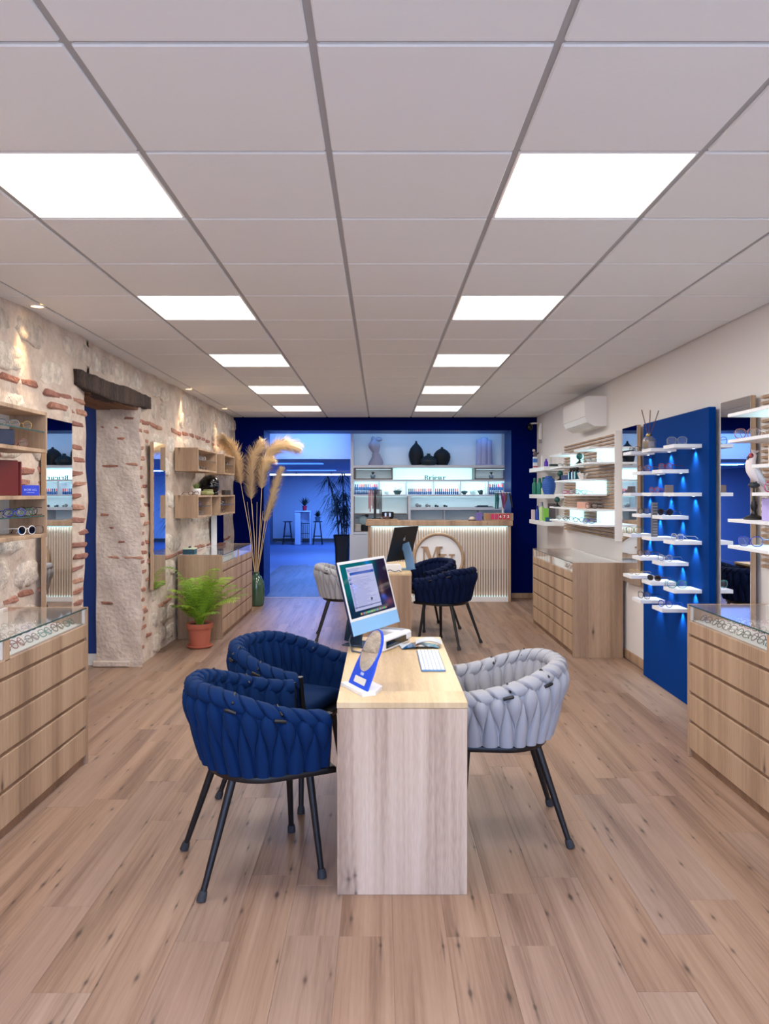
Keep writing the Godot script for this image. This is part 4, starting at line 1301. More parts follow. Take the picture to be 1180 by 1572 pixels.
var spec_mesh := {}
func spectacles(at: Vector3, face: float, style: String, frame: Color, label: String, group := "", dark := false, folded := false) -> void:
	# local: lenses in the x-y plane looking along +z, temples run to -z; rests on y = 0
	if not spec_mesh.has(style):
		var d := {"front": Geo.new(), "lens": [], "temple": [], "folded": []}
		var ex := {"round": [0.024, 0.0225, 2.0], "square": [0.0265, 0.0205, 3.6], "oval": [0.026, 0.019, 2.4], "big": [0.029, 0.0255, 2.7]}
		var k: Array = ex[style]
		for s in [-1.0, 1.0]:
			var ring := []
			var poly := PackedVector2Array()
			for i in 22:
				var a := i * TAU / 22
				var p := Vector2(signf(cos(a)) * pow(absf(cos(a)), 2.0 / k[2]) * k[0] + s * 0.0335, signf(sin(a)) * pow(absf(sin(a)), 2.0 / k[2]) * k[1] + k[1] + 0.003)
				ring.append(Vector3(p.x, p.y, -0.004 * absf(p.x) / 0.06))
				poly.append(p)
			d.front.tube(ring, 0.0024, 6, true)
			d.lens.append(Geo.new().prism(poly, -0.0006 - 0.002, 0.0006 - 0.002).mesh())
			var yt: float = k[1] * 1.45 + 0.003
			d.folded.append(Geo.new().tube([Vector3(s * (0.0335 + k[0]), yt, -0.003), Vector3(s * (0.0335 + k[0]), yt, -0.009 - 0.004 * (s + 1)), Vector3(0.0, yt - 0.004, -0.012 - 0.004 * (s + 1)), Vector3(-s * 0.046, yt - 0.012, -0.012 - 0.004 * (s + 1)), Vector3(-s * 0.062, yt - 0.03, -0.012 - 0.004 * (s + 1))], [0.0024, 0.0022, 0.0019, 0.0021, 0.0026], 6).mesh())
			d.temple.append(Geo.new().tube([Vector3(s * (0.0335 + k[0] - 0.001), yt, -0.004), Vector3(s * (0.0375 + k[0]), yt, -0.012), Vector3(s * (0.0375 + k[0]), yt - 0.002, -0.06), Vector3(s * (0.036 + k[0]), yt - 0.004, -0.098), Vector3(s * (0.034 + k[0]), 0.004, -0.138)], [0.0024, 0.0022, 0.0019, 0.0021, 0.0026], 6).mesh())
		d.front.tube([Vector3(-0.0335 + k[0] - 0.001, k[1] * 1.35, 0), Vector3(0, k[1] * 1.55, 0.002), Vector3(0.0335 - k[0] + 0.001, k[1] * 1.35, 0)], 0.0022, 6)
		d.front = d.front.mesh()
		spec_mesh[style] = d
	var t := thing("eyeglasses", label, "eyeglasses", at, face, group)
	if folded:
		t.rotation.x = -0.7
	var key := "frame_%s" % frame.to_html()
	if not M.has(key):
		M[key] = paint(frame, 0.22)
	var fm: Material = M[key]
	part("frame_front", spec_mesh[style].front, fm, t)
	for k in 2:
		part("lens", spec_mesh[style].lens[k], M.dark_lens if dark else M.lens, t)
		part("temple", (spec_mesh[style].folded if folded else spec_mesh[style].temple)[k], fm, t)

const FRAMES := {"black": Color(0.05, 0.05, 0.06), "tortoiseshell": Color(0.34, 0.19, 0.12), "red": Color(0.52, 0.13, 0.15), "blue": Color(0.12, 0.2, 0.62), "green": Color(0.12, 0.36, 0.26), "teal": Color(0.1, 0.5, 0.5), "clear": Color(0.5, 0.53, 0.56), "gold": Color(0.72, 0.58, 0.32), "pink": Color(0.56, 0.34, 0.34), "white": Color(0.93, 0.93, 0.92), "grey": Color(0.45, 0.45, 0.48), "silver": Color(0.66, 0.68, 0.7), "magenta": Color(0.7, 0.12, 0.38)}

func cabinets() -> void:
	make_cabinet("oak drawer cabinet with glass top nearest on the right, before the blue panel", P(XR - 0.262, 0, 3.489), -PI / 2)
	make_cabinet("oak drawer cabinet with glass top at the far right, below the air conditioner", P(XR - 0.262, 0, 7.972), -PI / 2)
	make_cabinet("oak drawer cabinet with glass top nearest on the left, below open shelves", P(-1.619 - 0.228, 0, 3.37), PI / 2)
	make_cabinet("oak drawer cabinet with glass top at the far left, behind the potted palm", P(-1.62 - 0.228, 0, 8.87), PI / 2)
	# eyeglasses laid out under the glass
	var cols := ["black", "red", "green", "blue", "grey", "magenta", "teal", "black", "tortoiseshell", "black"]
	var k := 0
	for q in [[3.49, 1.0, "near right"], [3.37, -1.0, "near left"], [7.97, 1.0, "far right"]]:
		for row in 3:
			for c in (6 if q[2] != "far right" else 3):
				var col: String = cols[(k * 7 + k / 3) % 10]
				var d: float = q[0] + 0.84 - c * 0.148 - (0.05 if row % 2 else 0.0)
				if q[2] == "far right":
					d = q[0] - 0.80 + c * 0.2
				if c >= 5 and q[2] != "far right" and row == 1:
					k += 1
					continue
				var x: float = (1.80 if q[1] > 0 else -1.675) + q[1] * row * 0.128
				spectacles(P(x, 0.7765 + 0.004 * row, d), -q[1] * PI / 2, ["oval", "round", "square"][(k + row) % 3], FRAMES[col], "%s eyeglasses under %s cabinet's glass, %s row, %s from far end" % [col, q[2], ["front", "middle", "back"][row], ["first", "second", "third", "fourth", "fifth", "sixth"][c]] if q[2] != "far right" else "%s eyeglasses under far right cabinet's glass, %s row, %s from near end" % [col, ["front", "middle", "back"][row], ["first", "second", "third"][c]], "eyeglasses under the cabinet glass, %s" % q[2], false, true)
				k += 1

# ---------- things on the left wall ----------
func wall_mirror(label: String, at: Vector3, turn: float, w: float, h: float) -> void:
	# local: faces +z, centre of its base edge at the origin
	var t := thing("wall_mirror", label, "mirror", at, turn, "tall oak-backed wall mirrors")
	part("backing", Geo.new().box(Vector3(0, h / 2, 0.014), Vector3(w, h, 0.030), 0.0015), M.oak, t)
	part("mirror_glass", Geo.new().box(Vector3(0, h / 2, 0.0305), Vector3(w - 0.004, h - 0.004, 0.003)), M.mirror, t)

func cubby(label: String, d0: float, d1: float, y0: float, y1: float, back_x: float, depth: float, glass_shelf: bool, group := "oak wall cubbies on the stone wall") -> Node3D:
	# open box hung on the left wall, opening towards +x
	var t := thing("wall_cubby", label, "shelf", P(back_x, y0, (d0 + d1) / 2), PI / 2, group)
	var w := d1 - d0
	var h := y1 - y0
	var z := depth / 2
	for s in [-1.0, 1.0]:
		part("side_panel", Geo.new().box(Vector3(s * (w / 2 - 0.009), h / 2, z), Vector3(0.018, h, depth), 0.0015), M.oak, t)
	part("top_panel", Geo.new().box(Vector3(0, h - 0.01, z), Vector3(w - 0.037, 0.02, depth - 0.002), 0.0015), M.oak, t)
	part("bottom_panel", Geo.new().box(Vector3(0, 0.01, z), Vector3(w - 0.037, 0.02, depth - 0.002), 0.0015), M.oak, t)
	part("back_panel", Geo.new().box(Vector3(0, h / 2, 0.006), Vector3(w - 0.037, h - 0.04, 0.012)), M.white, t)
	if glass_shelf:
		var g := part("glass_shelf", Geo.new().box(Vector3(0, h * 0.51, z), Vector3(w - 0.038, 0.006, depth - 0.02)), M.glass, t)
		part("glass_edge", Geo.new().box(Vector3(0, h * 0.51, depth - 0.0085), Vector3(w - 0.04, 0.0062, 0.003)), M.glass_edge, g)
	return t

func left_wall_things() -> void:
	var bx := -2.07
	# near open shelves: two glazed boxes with an open bay between
	cubby("upper oak wall box with a glass shelf nearest on the left wall", 2.45, 4.32, 1.715, 1.942, bx, 0.215, true, "near oak wall boxes")
	cubby("lower oak wall box with a glass shelf above the near left cabinet", 2.45, 4.32, 1.25, 1.48, bx, 0.215, true, "near oak wall boxes")
	single("binder", Geo.new().box(Vector3(0, 0.0925, 0), Vector3(0.20, 0.185, 0.04), 0.003), paint(rgb(104, 32, 30), 0.35), "large maroon binder standing in the open bay, facing out", "binder", P(-1.965, 1.48, 3.995), 1.1)
	for k in 2:
		single("book", Geo.new().box(Vector3(0, 0.091, 0), Vector3(0.13, 0.182, 0.014), 0.002), paint(rgb(150, 92, 72) if k == 0 else rgb(120, 40, 38), 0.5), ["tan spiral book beside the maroon binder", "thin dark red book right of the tan spiral book"][k], "book", P(-1.985, 1.48, 4.10 + 0.042 * k), 0.12)
	var bb := thing("blue_card", "bright blue box with white lettering in the open bay of the near shelves", "box", P(-1.905, 1.48, 4.222), 0.5)
	part("box", Geo.new().box(Vector3(0, 0.028, 0), Vector3(0.088, 0.056, 0.02), 0.0015), paint(rgb(30, 56, 206), 0.4), bb)
	var f := SystemFont.new()
	f.font_names = PackedStringArray(["Droid Sans"])
	for q in [["NOW ALL", 0.0115, 0.031], ["collection", 0.007, 0.017]]:
		var tm := TextMesh.new()
		tm.text = q[0]
		tm.font = f
		tm.font_size = 32
		tm.pixel_size = q[1] / 24.0
		tm.depth = 0.0006
		part("lettering", tm, paint(rgb(190, 200, 245), 0.4), bb).position = Vector3(0, q[2], 0.0104)
	single("display_box", Geo.new().box(Vector3(0, 0.04, 0), Vector3(0.16, 0.08, 0.05), 0.004), paint(rgb(20, 28, 58), 0.3), "dark navy box on the bottom of the upper near wall box", "box", P(-1.93, 1.736, 3.90), 0.6)
	spectacles(P(-1.93, 1.835, 4.02), 0.9, "oval", FRAMES.clear, "clear eyeglasses on the upper glass shelf nearest the left edge of the photo", "")
	spectacles(P(-1.93, 1.835, 4.17), 0.9, "round", FRAMES.gold, "thin gold eyeglasses on the upper glass shelf near the side panel", "")
	spectacles(P(-1.93, 1.736, 4.12), 0.9, "round", FRAMES.pink, "thin pink eyeglasses standing right of the dark navy box", "")
	for q in [[4.13, "green", "green eyeglasses on the lower glass shelf, leftmost of three", "oval"], [4.19, "black", "black round eyeglasses on the lower glass shelf, in the middle", "round"], [4.255, "tortoiseshell", "brown tortoiseshell eyeglasses on the lower glass shelf by the side panel", "square"]]:
		spectacles(P(-1.905, 1.371, q[0]), 1.0, q[3], FRAMES[q[1]], q[2], "", false)
	spectacles(P(-1.90, 1.371, 4.03), 1.0, "oval", FRAMES.blue, "blue eyeglasses on the lower glass shelf at the photo's left edge", "")
	spectacles(P(-1.885, 1.27, 4.14), 1.2, "round", FRAMES.white, "white framed sunglasses with dark lenses on the lower box's bottom", "", true)
	spectacles(P(-1.90, 1.27, 4.235), 0.8, "square", FRAMES.tortoiseshell, "amber tortoiseshell eyeglasses beside the white sunglasses", "")
	wall_mirror("tall wall mirror on the stone wall between the near shelves and the doorway", P(XL + 0.016, 0.62, 4.965), PI / 2, 0.40, 1.34)
	wall_mirror("tall wall mirror on the stone wall beyond the doorway, left of the cubbies", P(XL + 0.018, 0.62, 7.205), PI / 2, 0.38, 1.34)
	# far cubbies
	var bf := -2.095
	cubby("upper oak wall cubby, nearer of the upper two past the mirror", 7.9, 8.8, 1.722, 1.961, bf, 0.238, true)
	cubby("upper oak wall cubby at the far end beside the pampas grass", 9.23, 9.87, 1.722, 1.961, bf, 0.238, true)
	cubby("lower oak wall cubby carrying a small potted plant, nearer of two", 7.9, 8.54, 1.24, 1.475, bf, 0.238, true)
	cubby("lower oak wall cubby at the far end below the glossy black bust", 8.99, 9.9, 1.24, 1.475, bf, 0.238, true)
	var sh := thing("wall_shelf", "thin oak shelf board bridging the two lower wall cubbies", "shelf", P(bf + 0.119, 1.465, 8.765), PI / 2)
	part("board", Geo.new().box(Vector3.ZERO, Vector3(0.446, 0.018, 0.236), 0.0015), M.oak, sh)
	var names := ["first", "second", "third"]
	var j := 0
	for q in [[8.1, 1.742, "upper near cubby", "silver"], [8.3, 1.742, "upper near cubby", "black"], [8.55, 1.742, "upper near cubby", "tortoiseshell"], [8.15, 1.846, "upper near cubby's glass shelf", "clear"], [8.4, 1.846, "upper near cubby's glass shelf", "silver"], [9.4, 1.742, "upper far cubby", "green"], [9.65, 1.742, "upper far cubby", "gold"], [9.45, 1.846, "upper far cubby's glass shelf", "gold"], [9.68, 1.846, "upper far cubby's glass shelf", "black"], [8.1, 1.26, "lower near cubby", "black"], [8.33, 1.26, "lower near cubby", "grey"], [8.2, 1.366, "lower near cubby's glass shelf", "blue"], [9.2, 1.26, "lower far cubby", "black"], [9.45, 1.26, "lower far cubby", "tortoiseshell"], [9.3, 1.366, "lower far cubby's glass shelf", "silver"], [9.6, 1.366, "lower far cubby's glass shelf", "black"]]:
		spectacles(P(bf + 0.17, q[1], q[0]), 1.2, ["round", "square", "oval"][j % 3], FRAMES[q[3]], "%s eyeglasses in the %s, about %s along" % [q[3], q[2], ["a quarter", "halfway", "three quarters"][0 if q[0] < 8.2 or (q[0] > 8.9 and q[0] < 9.35) else (1 if q[0] < 8.45 or (q[0] > 8.9 and q[0] < 9.55) else 2)]], "")
		j += 1
	# on top of the lower cubbies
	var pp := thing("potted_plant", "small green tufted plant in a white faceted pot on the lower wall cubby", "plant", P(-1.95, 1.475, 8.22))
	part("pot", Geo.new().lathe([Vector2(0, 0), Vector2(0.04, 0), Vector2(0.05, 0.05), Vector2(0.046, 0.07), Vector2(0.04, 0.07), Vector2(0.038, 0.055), Vector2(0, 0.055)], 8), M.white, pp)
	var g := Geo.new()
	for k in 60:
		var a := rng.randf() * TAU
		var r := rng.randf() * 0.6
		g.leaf(Vector3(cos(a), 0, sin(a)) * 0.025 * r + Vector3(0, 0.055, 0), Vector3(cos(a) * r, 1, sin(a) * r).normalized(), Vector3(-sin(a), 0, cos(a)), rng.randf_range(0.05, 0.085), 0.012)
	part("leaves", g, paint(rgb(112, 132, 62), 0.7), pp)
	spectacles(P(-1.93, 1.475, 8.02), 0.8, "oval", Color(0.4, 0.2, 0.16), "small brown eyeglasses left of the white faceted pot", "")
	single("case", Geo.new().box(Vector3(0, 0.022, 0), Vector3(0.3, 0.044, 0.08), 0.012).box(Vector3(0.04, 0.052, 0), Vector3(0.2, 0.018, 0.07), 0.006), paint(rgb(150, 150, 96), 0.6), "olive green flat glasses case beside the glossy black bust", "case", P(-1.91, 1.475, 8.56), PI / 2)
	var bust := thing("bust", "glossy black helmet-like bust on the lower wall cubbies", "bust", P(-1.97, 1.475, 8.95), 0.9)
	part("head", Geo.new().grid(func(u: float, w: float) -> Vector3:
		var a := u * TAU
		var y := -cos(w * PI)
		var r := sin(w * PI)
		var q := Vector3(cos(a) * r * 0.105, 0.118 + y * 0.118, sin(a) * r * 0.125)
		if y < -0.2:
			q.x *= 1.0 + 0.25 * (-y - 0.2)
		if sin(a) > 0.2:
			q.z += 0.012 * exp(-pow((y + 0.1) * 4.0, 2)) * exp(-pow(cos(a) * 4.0, 2)) - 0.012 * exp(-pow((y - 0.12) * 6.0, 2))
		q.y = maxf(q.y, 0.002)
		return q, 28, 20, true), M.gloss_black, bust)
	part("collar", Geo.new().lathe([Vector2(0, 0), Vector2(0.1, 0), Vector2(0.098, 0.03), Vector2(0.07, 0.05), Vector2(0, 0.05)], 24), M.gloss_black, bust)
	single("display_box", Geo.new().box(Vector3(0, 0.03, 0), Vector3(0.10, 0.06, 0.06), 0.003), paint(rgb(60, 52, 50), 0.4), "small dark brown box at the far end of the lower wall cubby", "box", P(-1.90, 1.475, 9.55), 1.0)
	# on the far left cabinet: a pale and teal box, a framed leaning mirror
	var cb := thing("gift_box", "teal box with a pale lid and dark bow on the far left cabinet", "box", P(-1.99, 0.8625, 8.10), PI / 2)
	part("box", Geo.new().box(Vector3(0, 0.025, 0), Vector3(0.13, 0.05, 0.12), 0.003), paint(rgb(26, 72, 88), 0.6), cb)
	part("lid", Geo.new().box(Vector3(0, 0.057, 0), Vector3(0.134, 0.014, 0.124), 0.003), paint(rgb(214, 222, 190), 0.6), cb)
	part("bow", Geo.new().ball(Vector3(-0.016, 0.072, 0), Vector3(0.02, 0.009, 0.011), 10, 6).ball(Vector3(0.016, 0.072, 0), Vector3(0.02, 0.009, 0.011), 10, 6), M.black, cb)
	var mm := thing("cabinet_mirror", "dark-glazed mirror with a white edge standing on the far left cabinet", "mirror", P(-2.06, 0.8625, 9.75), PI / 2)
	part("frame", Geo.new().box(Vector3(-0.29, 0.185, 0.03), Vector3(0.05, 0.37, 0.06), 0.004), M.shelf_white, mm)
	part("glass", Geo.new().box(Vector3(0.03, 0.185, 0.015), Vector3(0.56, 0.37, 0.02), 0.002), M.mirror, mm)
	part("backing", Geo.new().box(Vector3(0.0, 0.185, 0.0), Vector3(0.62, 0.374, 0.012), 0.002), M.black, mm)
	single("wooden_block", Geo.new().box(Vector3(0, 0.016, 0), Vector3(0.14, 0.032, 0.07), 0.004), paint(rgb(92, 50, 38), 0.5), "small dark brown block before the mirror on the far left cabinet", "block", P(-1.93, 0.8625, 9.42), PI / 2)

# ---------- things on the right wall ----------
func slat_panel(label: String, d0: float, d1: float) -> void:
	var t := thing("slat_panel", label, "wall panel", P(XR, 1.05, (d0 + d1) / 2), -PI / 2, "horizontal oak slat panels")
	var w := d1 - d0
	part("backing", Geo.new().box(Vector3(0, 0.512, 0.012), Vector3(w, 1.025, 0.024)), M.white, t)
	# the end that faces the viewer is a white board
	part("end_board", Geo.new().box(Vector3(w / 2 + 0.008, 0.512, 0.03), Vector3(0.016, 1.03, 0.06), 0.001), M.white, t)
	for k in 29:
		var g := Geo.new().prism(PackedVector2Array([Vector2(0.0, 0.0), Vector2(0.022, 0.003), Vector2(0.022, 0.018), Vector2(0.0, 0.021)]), -w / 2, w / 2)
		g.t = Transform3D()
		var s := part("slat", g, M.oak, t)
		s.transform = Transform3D(Basis(Vector3.UP, -PI / 2), Vector3(0, 0.014 + k * 0.0347, 0.024))

func lit_shelf(label: String, d0: float, d1: float, y0: float, y1: float, lit: Array) -> void:
	# two white boards and, between them, glowing back panels; local x runs from the far to the near end
	var t := thing("lit_shelf", label, "display shelf", P(XR - 0.047, y0, (d0 + d1) / 2), -PI / 2, "white display shelves with glowing backs")
	var w := d1 - d0
	part("lower_board", Geo.new().box(Vector3(0, -0.009, 0.124), Vector3(w, 0.018, 0.246), 0.001), M.shelf_white, t)
	part("upper_board", Geo.new().box(Vector3(0, y1 - y0 - 0.009, 0.124), Vector3(w, 0.018, 0.246), 0.001), M.shelf_white, t)
	for q in lit:
		var a: float = (d0 + d1) / 2 - q[0]
		var b: float = (d0 + d1) / 2 - q[1]
		part("light_panel", Geo.new().box(Vector3((a + b) / 2, (y1 - y0 - 0.018) / 2, 0.008), Vector3(absf(a - b), y1 - y0 - 0.02, 0.012)), M.led, t)
		area(P(XR - 0.047 - 0.02, (y0 + y1 - 0.018) / 2, (q[0] + q[1]) / 2), Color(0.76, 0.96, 1.0), LIT_E * absf(q[0] - q[1]), Vector2(absf(a - b) - 0.02, 0.09), Vector3(-1, 0, 0))

const LIT_E := 0.07
const SHELF_SPOT := 0.11

func right_wall_things() -> void:
	slat_panel("horizontal oak slat wall panel with lit shelves at the far right, below the air conditioner", 7.22, 9.26)
	slat_panel("horizontal oak slat wall panel with lit shelves nearest on the right wall", 2.42, 4.466)
	wall_mirror("tall oak-backed wall mirror between the far slats and the blue panel", P(XR - 0.03, 0.71, 6.78), -PI / 2, 0.40, 1.365)
	wall_mirror("tall oak-backed wall mirror right of the blue panel", P(XR - 0.03, 0.71, 4.76), -PI / 2, 0.40, 1.36)
	lit_shelf("upper lit display shelf of the far slats, nearer end", 7.225, 7.8, 1.787, 1.93, [[7.23, 7.8]])
	lit_shelf("upper lit display shelf of the far slats, far end", 8.34, 8.92, 1.787, 1.93, [[8.36, 8.9]])
	lit_shelf("wide lit display shelf in the middle of the far slats", 7.5, 8.66, 1.487, 1.635, [[7.5, 8.64]])
	lit_shelf("long low lit display shelf of the far slats with two glowing backs", 7.225, 8.92, 1.2, 1.345, [[7.23, 7.8], [8.34, 8.92]])
	lit_shelf("upper lit display shelf of the near slats holding pink tortoiseshell glasses", 3.2, 4.34, 1.79, 1.935, [[3.2, 4.34]])
	lit_shelf("middle lit display shelf of the near slats behind the white bird", 2.9, 4.06, 1.497, 1.642, [[2.9, 3.9]])
	lit_shelf("low lit display shelf of the near slats carrying the bird's stand", 3.2, 4.34, 1.204, 1.35, [[3.2, 4.34]])
	corner_shelves()
	blue_panel()
	# eyeglasses on the lit shelves: d, y, colour, style, heading, label
	for q in [[4.21, 1.79, "pink", "big", "pink tortoiseshell eyeglasses on the upper lit shelf of the near slats", 1.985], [4.20, 1.204, "blue", "big", "round blue-and-tortoiseshell eyeglasses on the low lit shelf below the bird", 2.0], [3.97, 1.497, "magenta", "big", "magenta eyeglasses on the middle lit shelf behind the bird's tail", 2.03], [7.5, 1.787, "grey", "round", "grey eyeglasses on the upper near lit shelf of the far slats, in the middle", 2.03], [7.68, 1.787, "tortoiseshell", "square", "brown eyeglasses on the upper near lit shelf of the far slats, farther", 2.03], [8.62, 1.787, "black", "oval", "black eyeglasses on the upper far lit shelf of the far slats", 2.02], [8.15, 1.487, "black", "round", "black round eyeglasses on the wide middle lit shelf of the far slats", 2.03], [7.85, 1.487, "teal", "oval", "teal eyeglasses on the wide middle lit shelf of the far slats", 2.03], [8.42, 1.487, "magenta", "oval", "magenta eyeglasses on the wide middle lit shelf beside the black round pair", 2.03], [8.7, 1.2, "clear", "round", "clear eyeglasses at the far end of the long low lit shelf", 2.03], [8.4, 1.2, "black", "oval", "thin black eyeglasses on the long low lit shelf, second from its far end", 2.03], [7.92, 1.2, "tortoiseshell", "round", "round brown eyeglasses in the middle of the long low lit shelf", 2.02], [7.55, 1.2, "blue", "square", "bright blue eyeglasses at the near end of the long low lit shelf", 2.02], [7.55, 1.345, "black", "big", "black eyeglasses on top of the long low lit shelf beside the pink box", 2.05]]:
		spectacles(P(q[5], q[1], q[0]), -0.75, q[3], FRAMES[q[2]], q[4], "")
	single("gift_box", Geo.new().box(Vector3(0, 0.032, 0), Vector3(0.13, 0.064, 0.08), 0.003).box(Vector3(0, 0.045, 0.041), Vector3(0.1, 0.006, 0.003)).box(Vector3(0, 0.028, 0.041), Vector3(0.1, 0.006, 0.003)), paint(rgb(216, 166, 146), 0.6), "salmon pink box with dark bands on the long low lit shelf", "box", P(2.03, 1.345, 7.72), -0.8)
	coral(P(2.04, 1.635, 7.86), "white branching coral on top of the wide middle lit shelf", false, rgb(236, 230, 224))
	var names := ["dark teal perfume bottle on the wide middle shelf, nearest the coral", "clear grey perfume bottle on the wide middle shelf, second from the coral", "dark blue perfume bottle on the wide middle shelf, third from the coral"]
	for k in 3:
		var b := thing("perfume_bottle", names[k], "bottle", P(2.04, 1.635, 8.06 + 0.13 * k))
		part("flask", Geo.new().box(Vector3(0, 0.045, 0), Vector3(0.05, 0.09, 0.05), 0.008), paint([rgb(30, 80, 90), rgb(120, 130, 140), rgb(40, 56, 90)][k], 0.1), b)
		part("stopper", Geo.new().lathe([Vector2(0, 0.09), Vector2(0.012, 0.09), Vector2(0.012, 0.105), Vector2(0.016, 0.108), Vector2(0.016, 0.13), Vector2(0, 0.132)], 14), M.black, b)
	single("box", Geo.new().box(Vector3(0, 0.03, 0), Vector3(0.1, 0.06, 0.07), 0.003), paint(rgb(60, 74, 120), 0.5), "navy box on the wide middle shelf's far end", "box", P(2.04, 1.635, 8.52), -0.5)
	# small dark figures holding green discs, between the shelves
	for q in [[1.345, 8.75, "dark pedestal with a green ball on the long low lit shelf"], [1.635, 8.60, "second dark pedestal with a green ball on the wide middle shelf"], [1.787, 8.06, "teal twisted figurine at the far end of the near upper lit shelf"]]:
		if q[1] == 8.06:
			q[1] = 7.77
		var s := thing("figurine", q[2], "figurine", P(1.99, q[0], q[1]))
		part("stand", Geo.new().lathe([Vector2(0, 0), Vector2(0.045, 0), Vector2(0.03, 0.012), Vector2(0.01, 0.03), Vector2(0.008, 0.05), Vector2(0, 0.05)], 16), M.black, s)
		part("ball", Geo.new().ball(Vector3(0, 0.078, 0), Vector3(0.032, 0.034, 0.032), 16, 10), paint(rgb(24, 78, 72), 0.35), s)
	bird()
	single("gift_bag", Geo.new().box(Vector3(0, 0.058, 0), Vector3(0.12, 0.116, 0.07), 0.003), paint(rgb(196, 176, 222), 0.6), "lavender gift box right of the bird on the low lit shelf", "box", P(2.05, 1.35, 4.03), -0.6)
	single("display_box", Geo.new().box(Vector3(0, 0.05, 0), Vector3(0.12, 0.10, 0.05), 0.003), paint(rgb(226, 212, 196), 0.6), "cream box on the middle near shelf behind the bird's head", "box", P(2.06, 1.642, 3.98), -0.8)
	# air conditioner
	var ac := thing("air_conditioner", "white wall-mounted air conditioner near the ceiling on the right wall", "air conditioner", P(XR, 2.16, 8.12), -PI / 2)
	var prof := PackedVector2Array([Vector2(0, 0.0), Vector2(0.12, 0.0), Vector2(0.19, 0.04), Vector2(0.215, 0.09), Vector2(0.222, 0.26), Vector2(0.205, 0.29), Vector2(0.18, 0.297), Vector2(0, 0.297)])
	var ag := Geo.new().prism(prof, -0.45, 0.45)
	part("housing", ag, paint(rgb(240, 236, 232), 0.35), ac).transform = Transform3D(Basis(Vector3.UP, -PI / 2), Vector3.ZERO)
	part("louvre", Geo.new().box(Vector3(0, 0, 0), Vector3(0.8, 0.006, 0.075), 0.002), paint(rgb(220, 216, 212), 0.4), ac).transform = Transform3D(Basis(Vector3.RIGHT, -0.52), Vector3(0, 0.012, 0.155))
	part("seam", Geo.new().box(Vector3(0, 0.094, 0.2155), Vector3(0.9, 0.004, 0.004)), paint(rgb(180, 176, 172), 0.5), ac)
	# security camera and a white tube lamp in the far corner
	var sc := thing("security_camera", "small black dome camera on a bracket in the far right ceiling corner", "camera", P(2.12, 2.42, 11.0))
	part("bracket", Geo.new().tube([Vector3(0.115, 0.07, 0), Vector3(0.05, 0.07, 0), Vector3(0, 0.06, 0)], 0.012, 8), M.white, sc)
	part("dome", Geo.new().ball(Vector3(-0.005, 0.015, 0.0), Vector3(0.045, 0.052, 0.045), 16, 10), M.gloss_black, sc)
	var al := thing("alarm_sensor", "slim white alarm sensor on the right wall in the far corner", "sensor", P(XR - 0.03, 2.19, 10.72))
	part("body", Geo.new().tube([Vector3(0, 0.05, 0), Vector3(0, 0.1, 0), Vector3(0.005, 0.23, 0), Vector3(0.01, 0.27, 0)], [0.026, 0.03, 0.028, 0.012], 12), M.white, al)
	part("tip", Geo.new().tube([Vector3(0, 0.0, 0), Vector3(0, 0.05, 0)], 0.02, 12), paint(rgb(150, 146, 140), 0.5), al)
	part("wall_plate", Geo.new().box(Vector3(0.022, 0.14, 0), Vector3(0.012, 0.26, 0.03), 0.002), M.white, al)

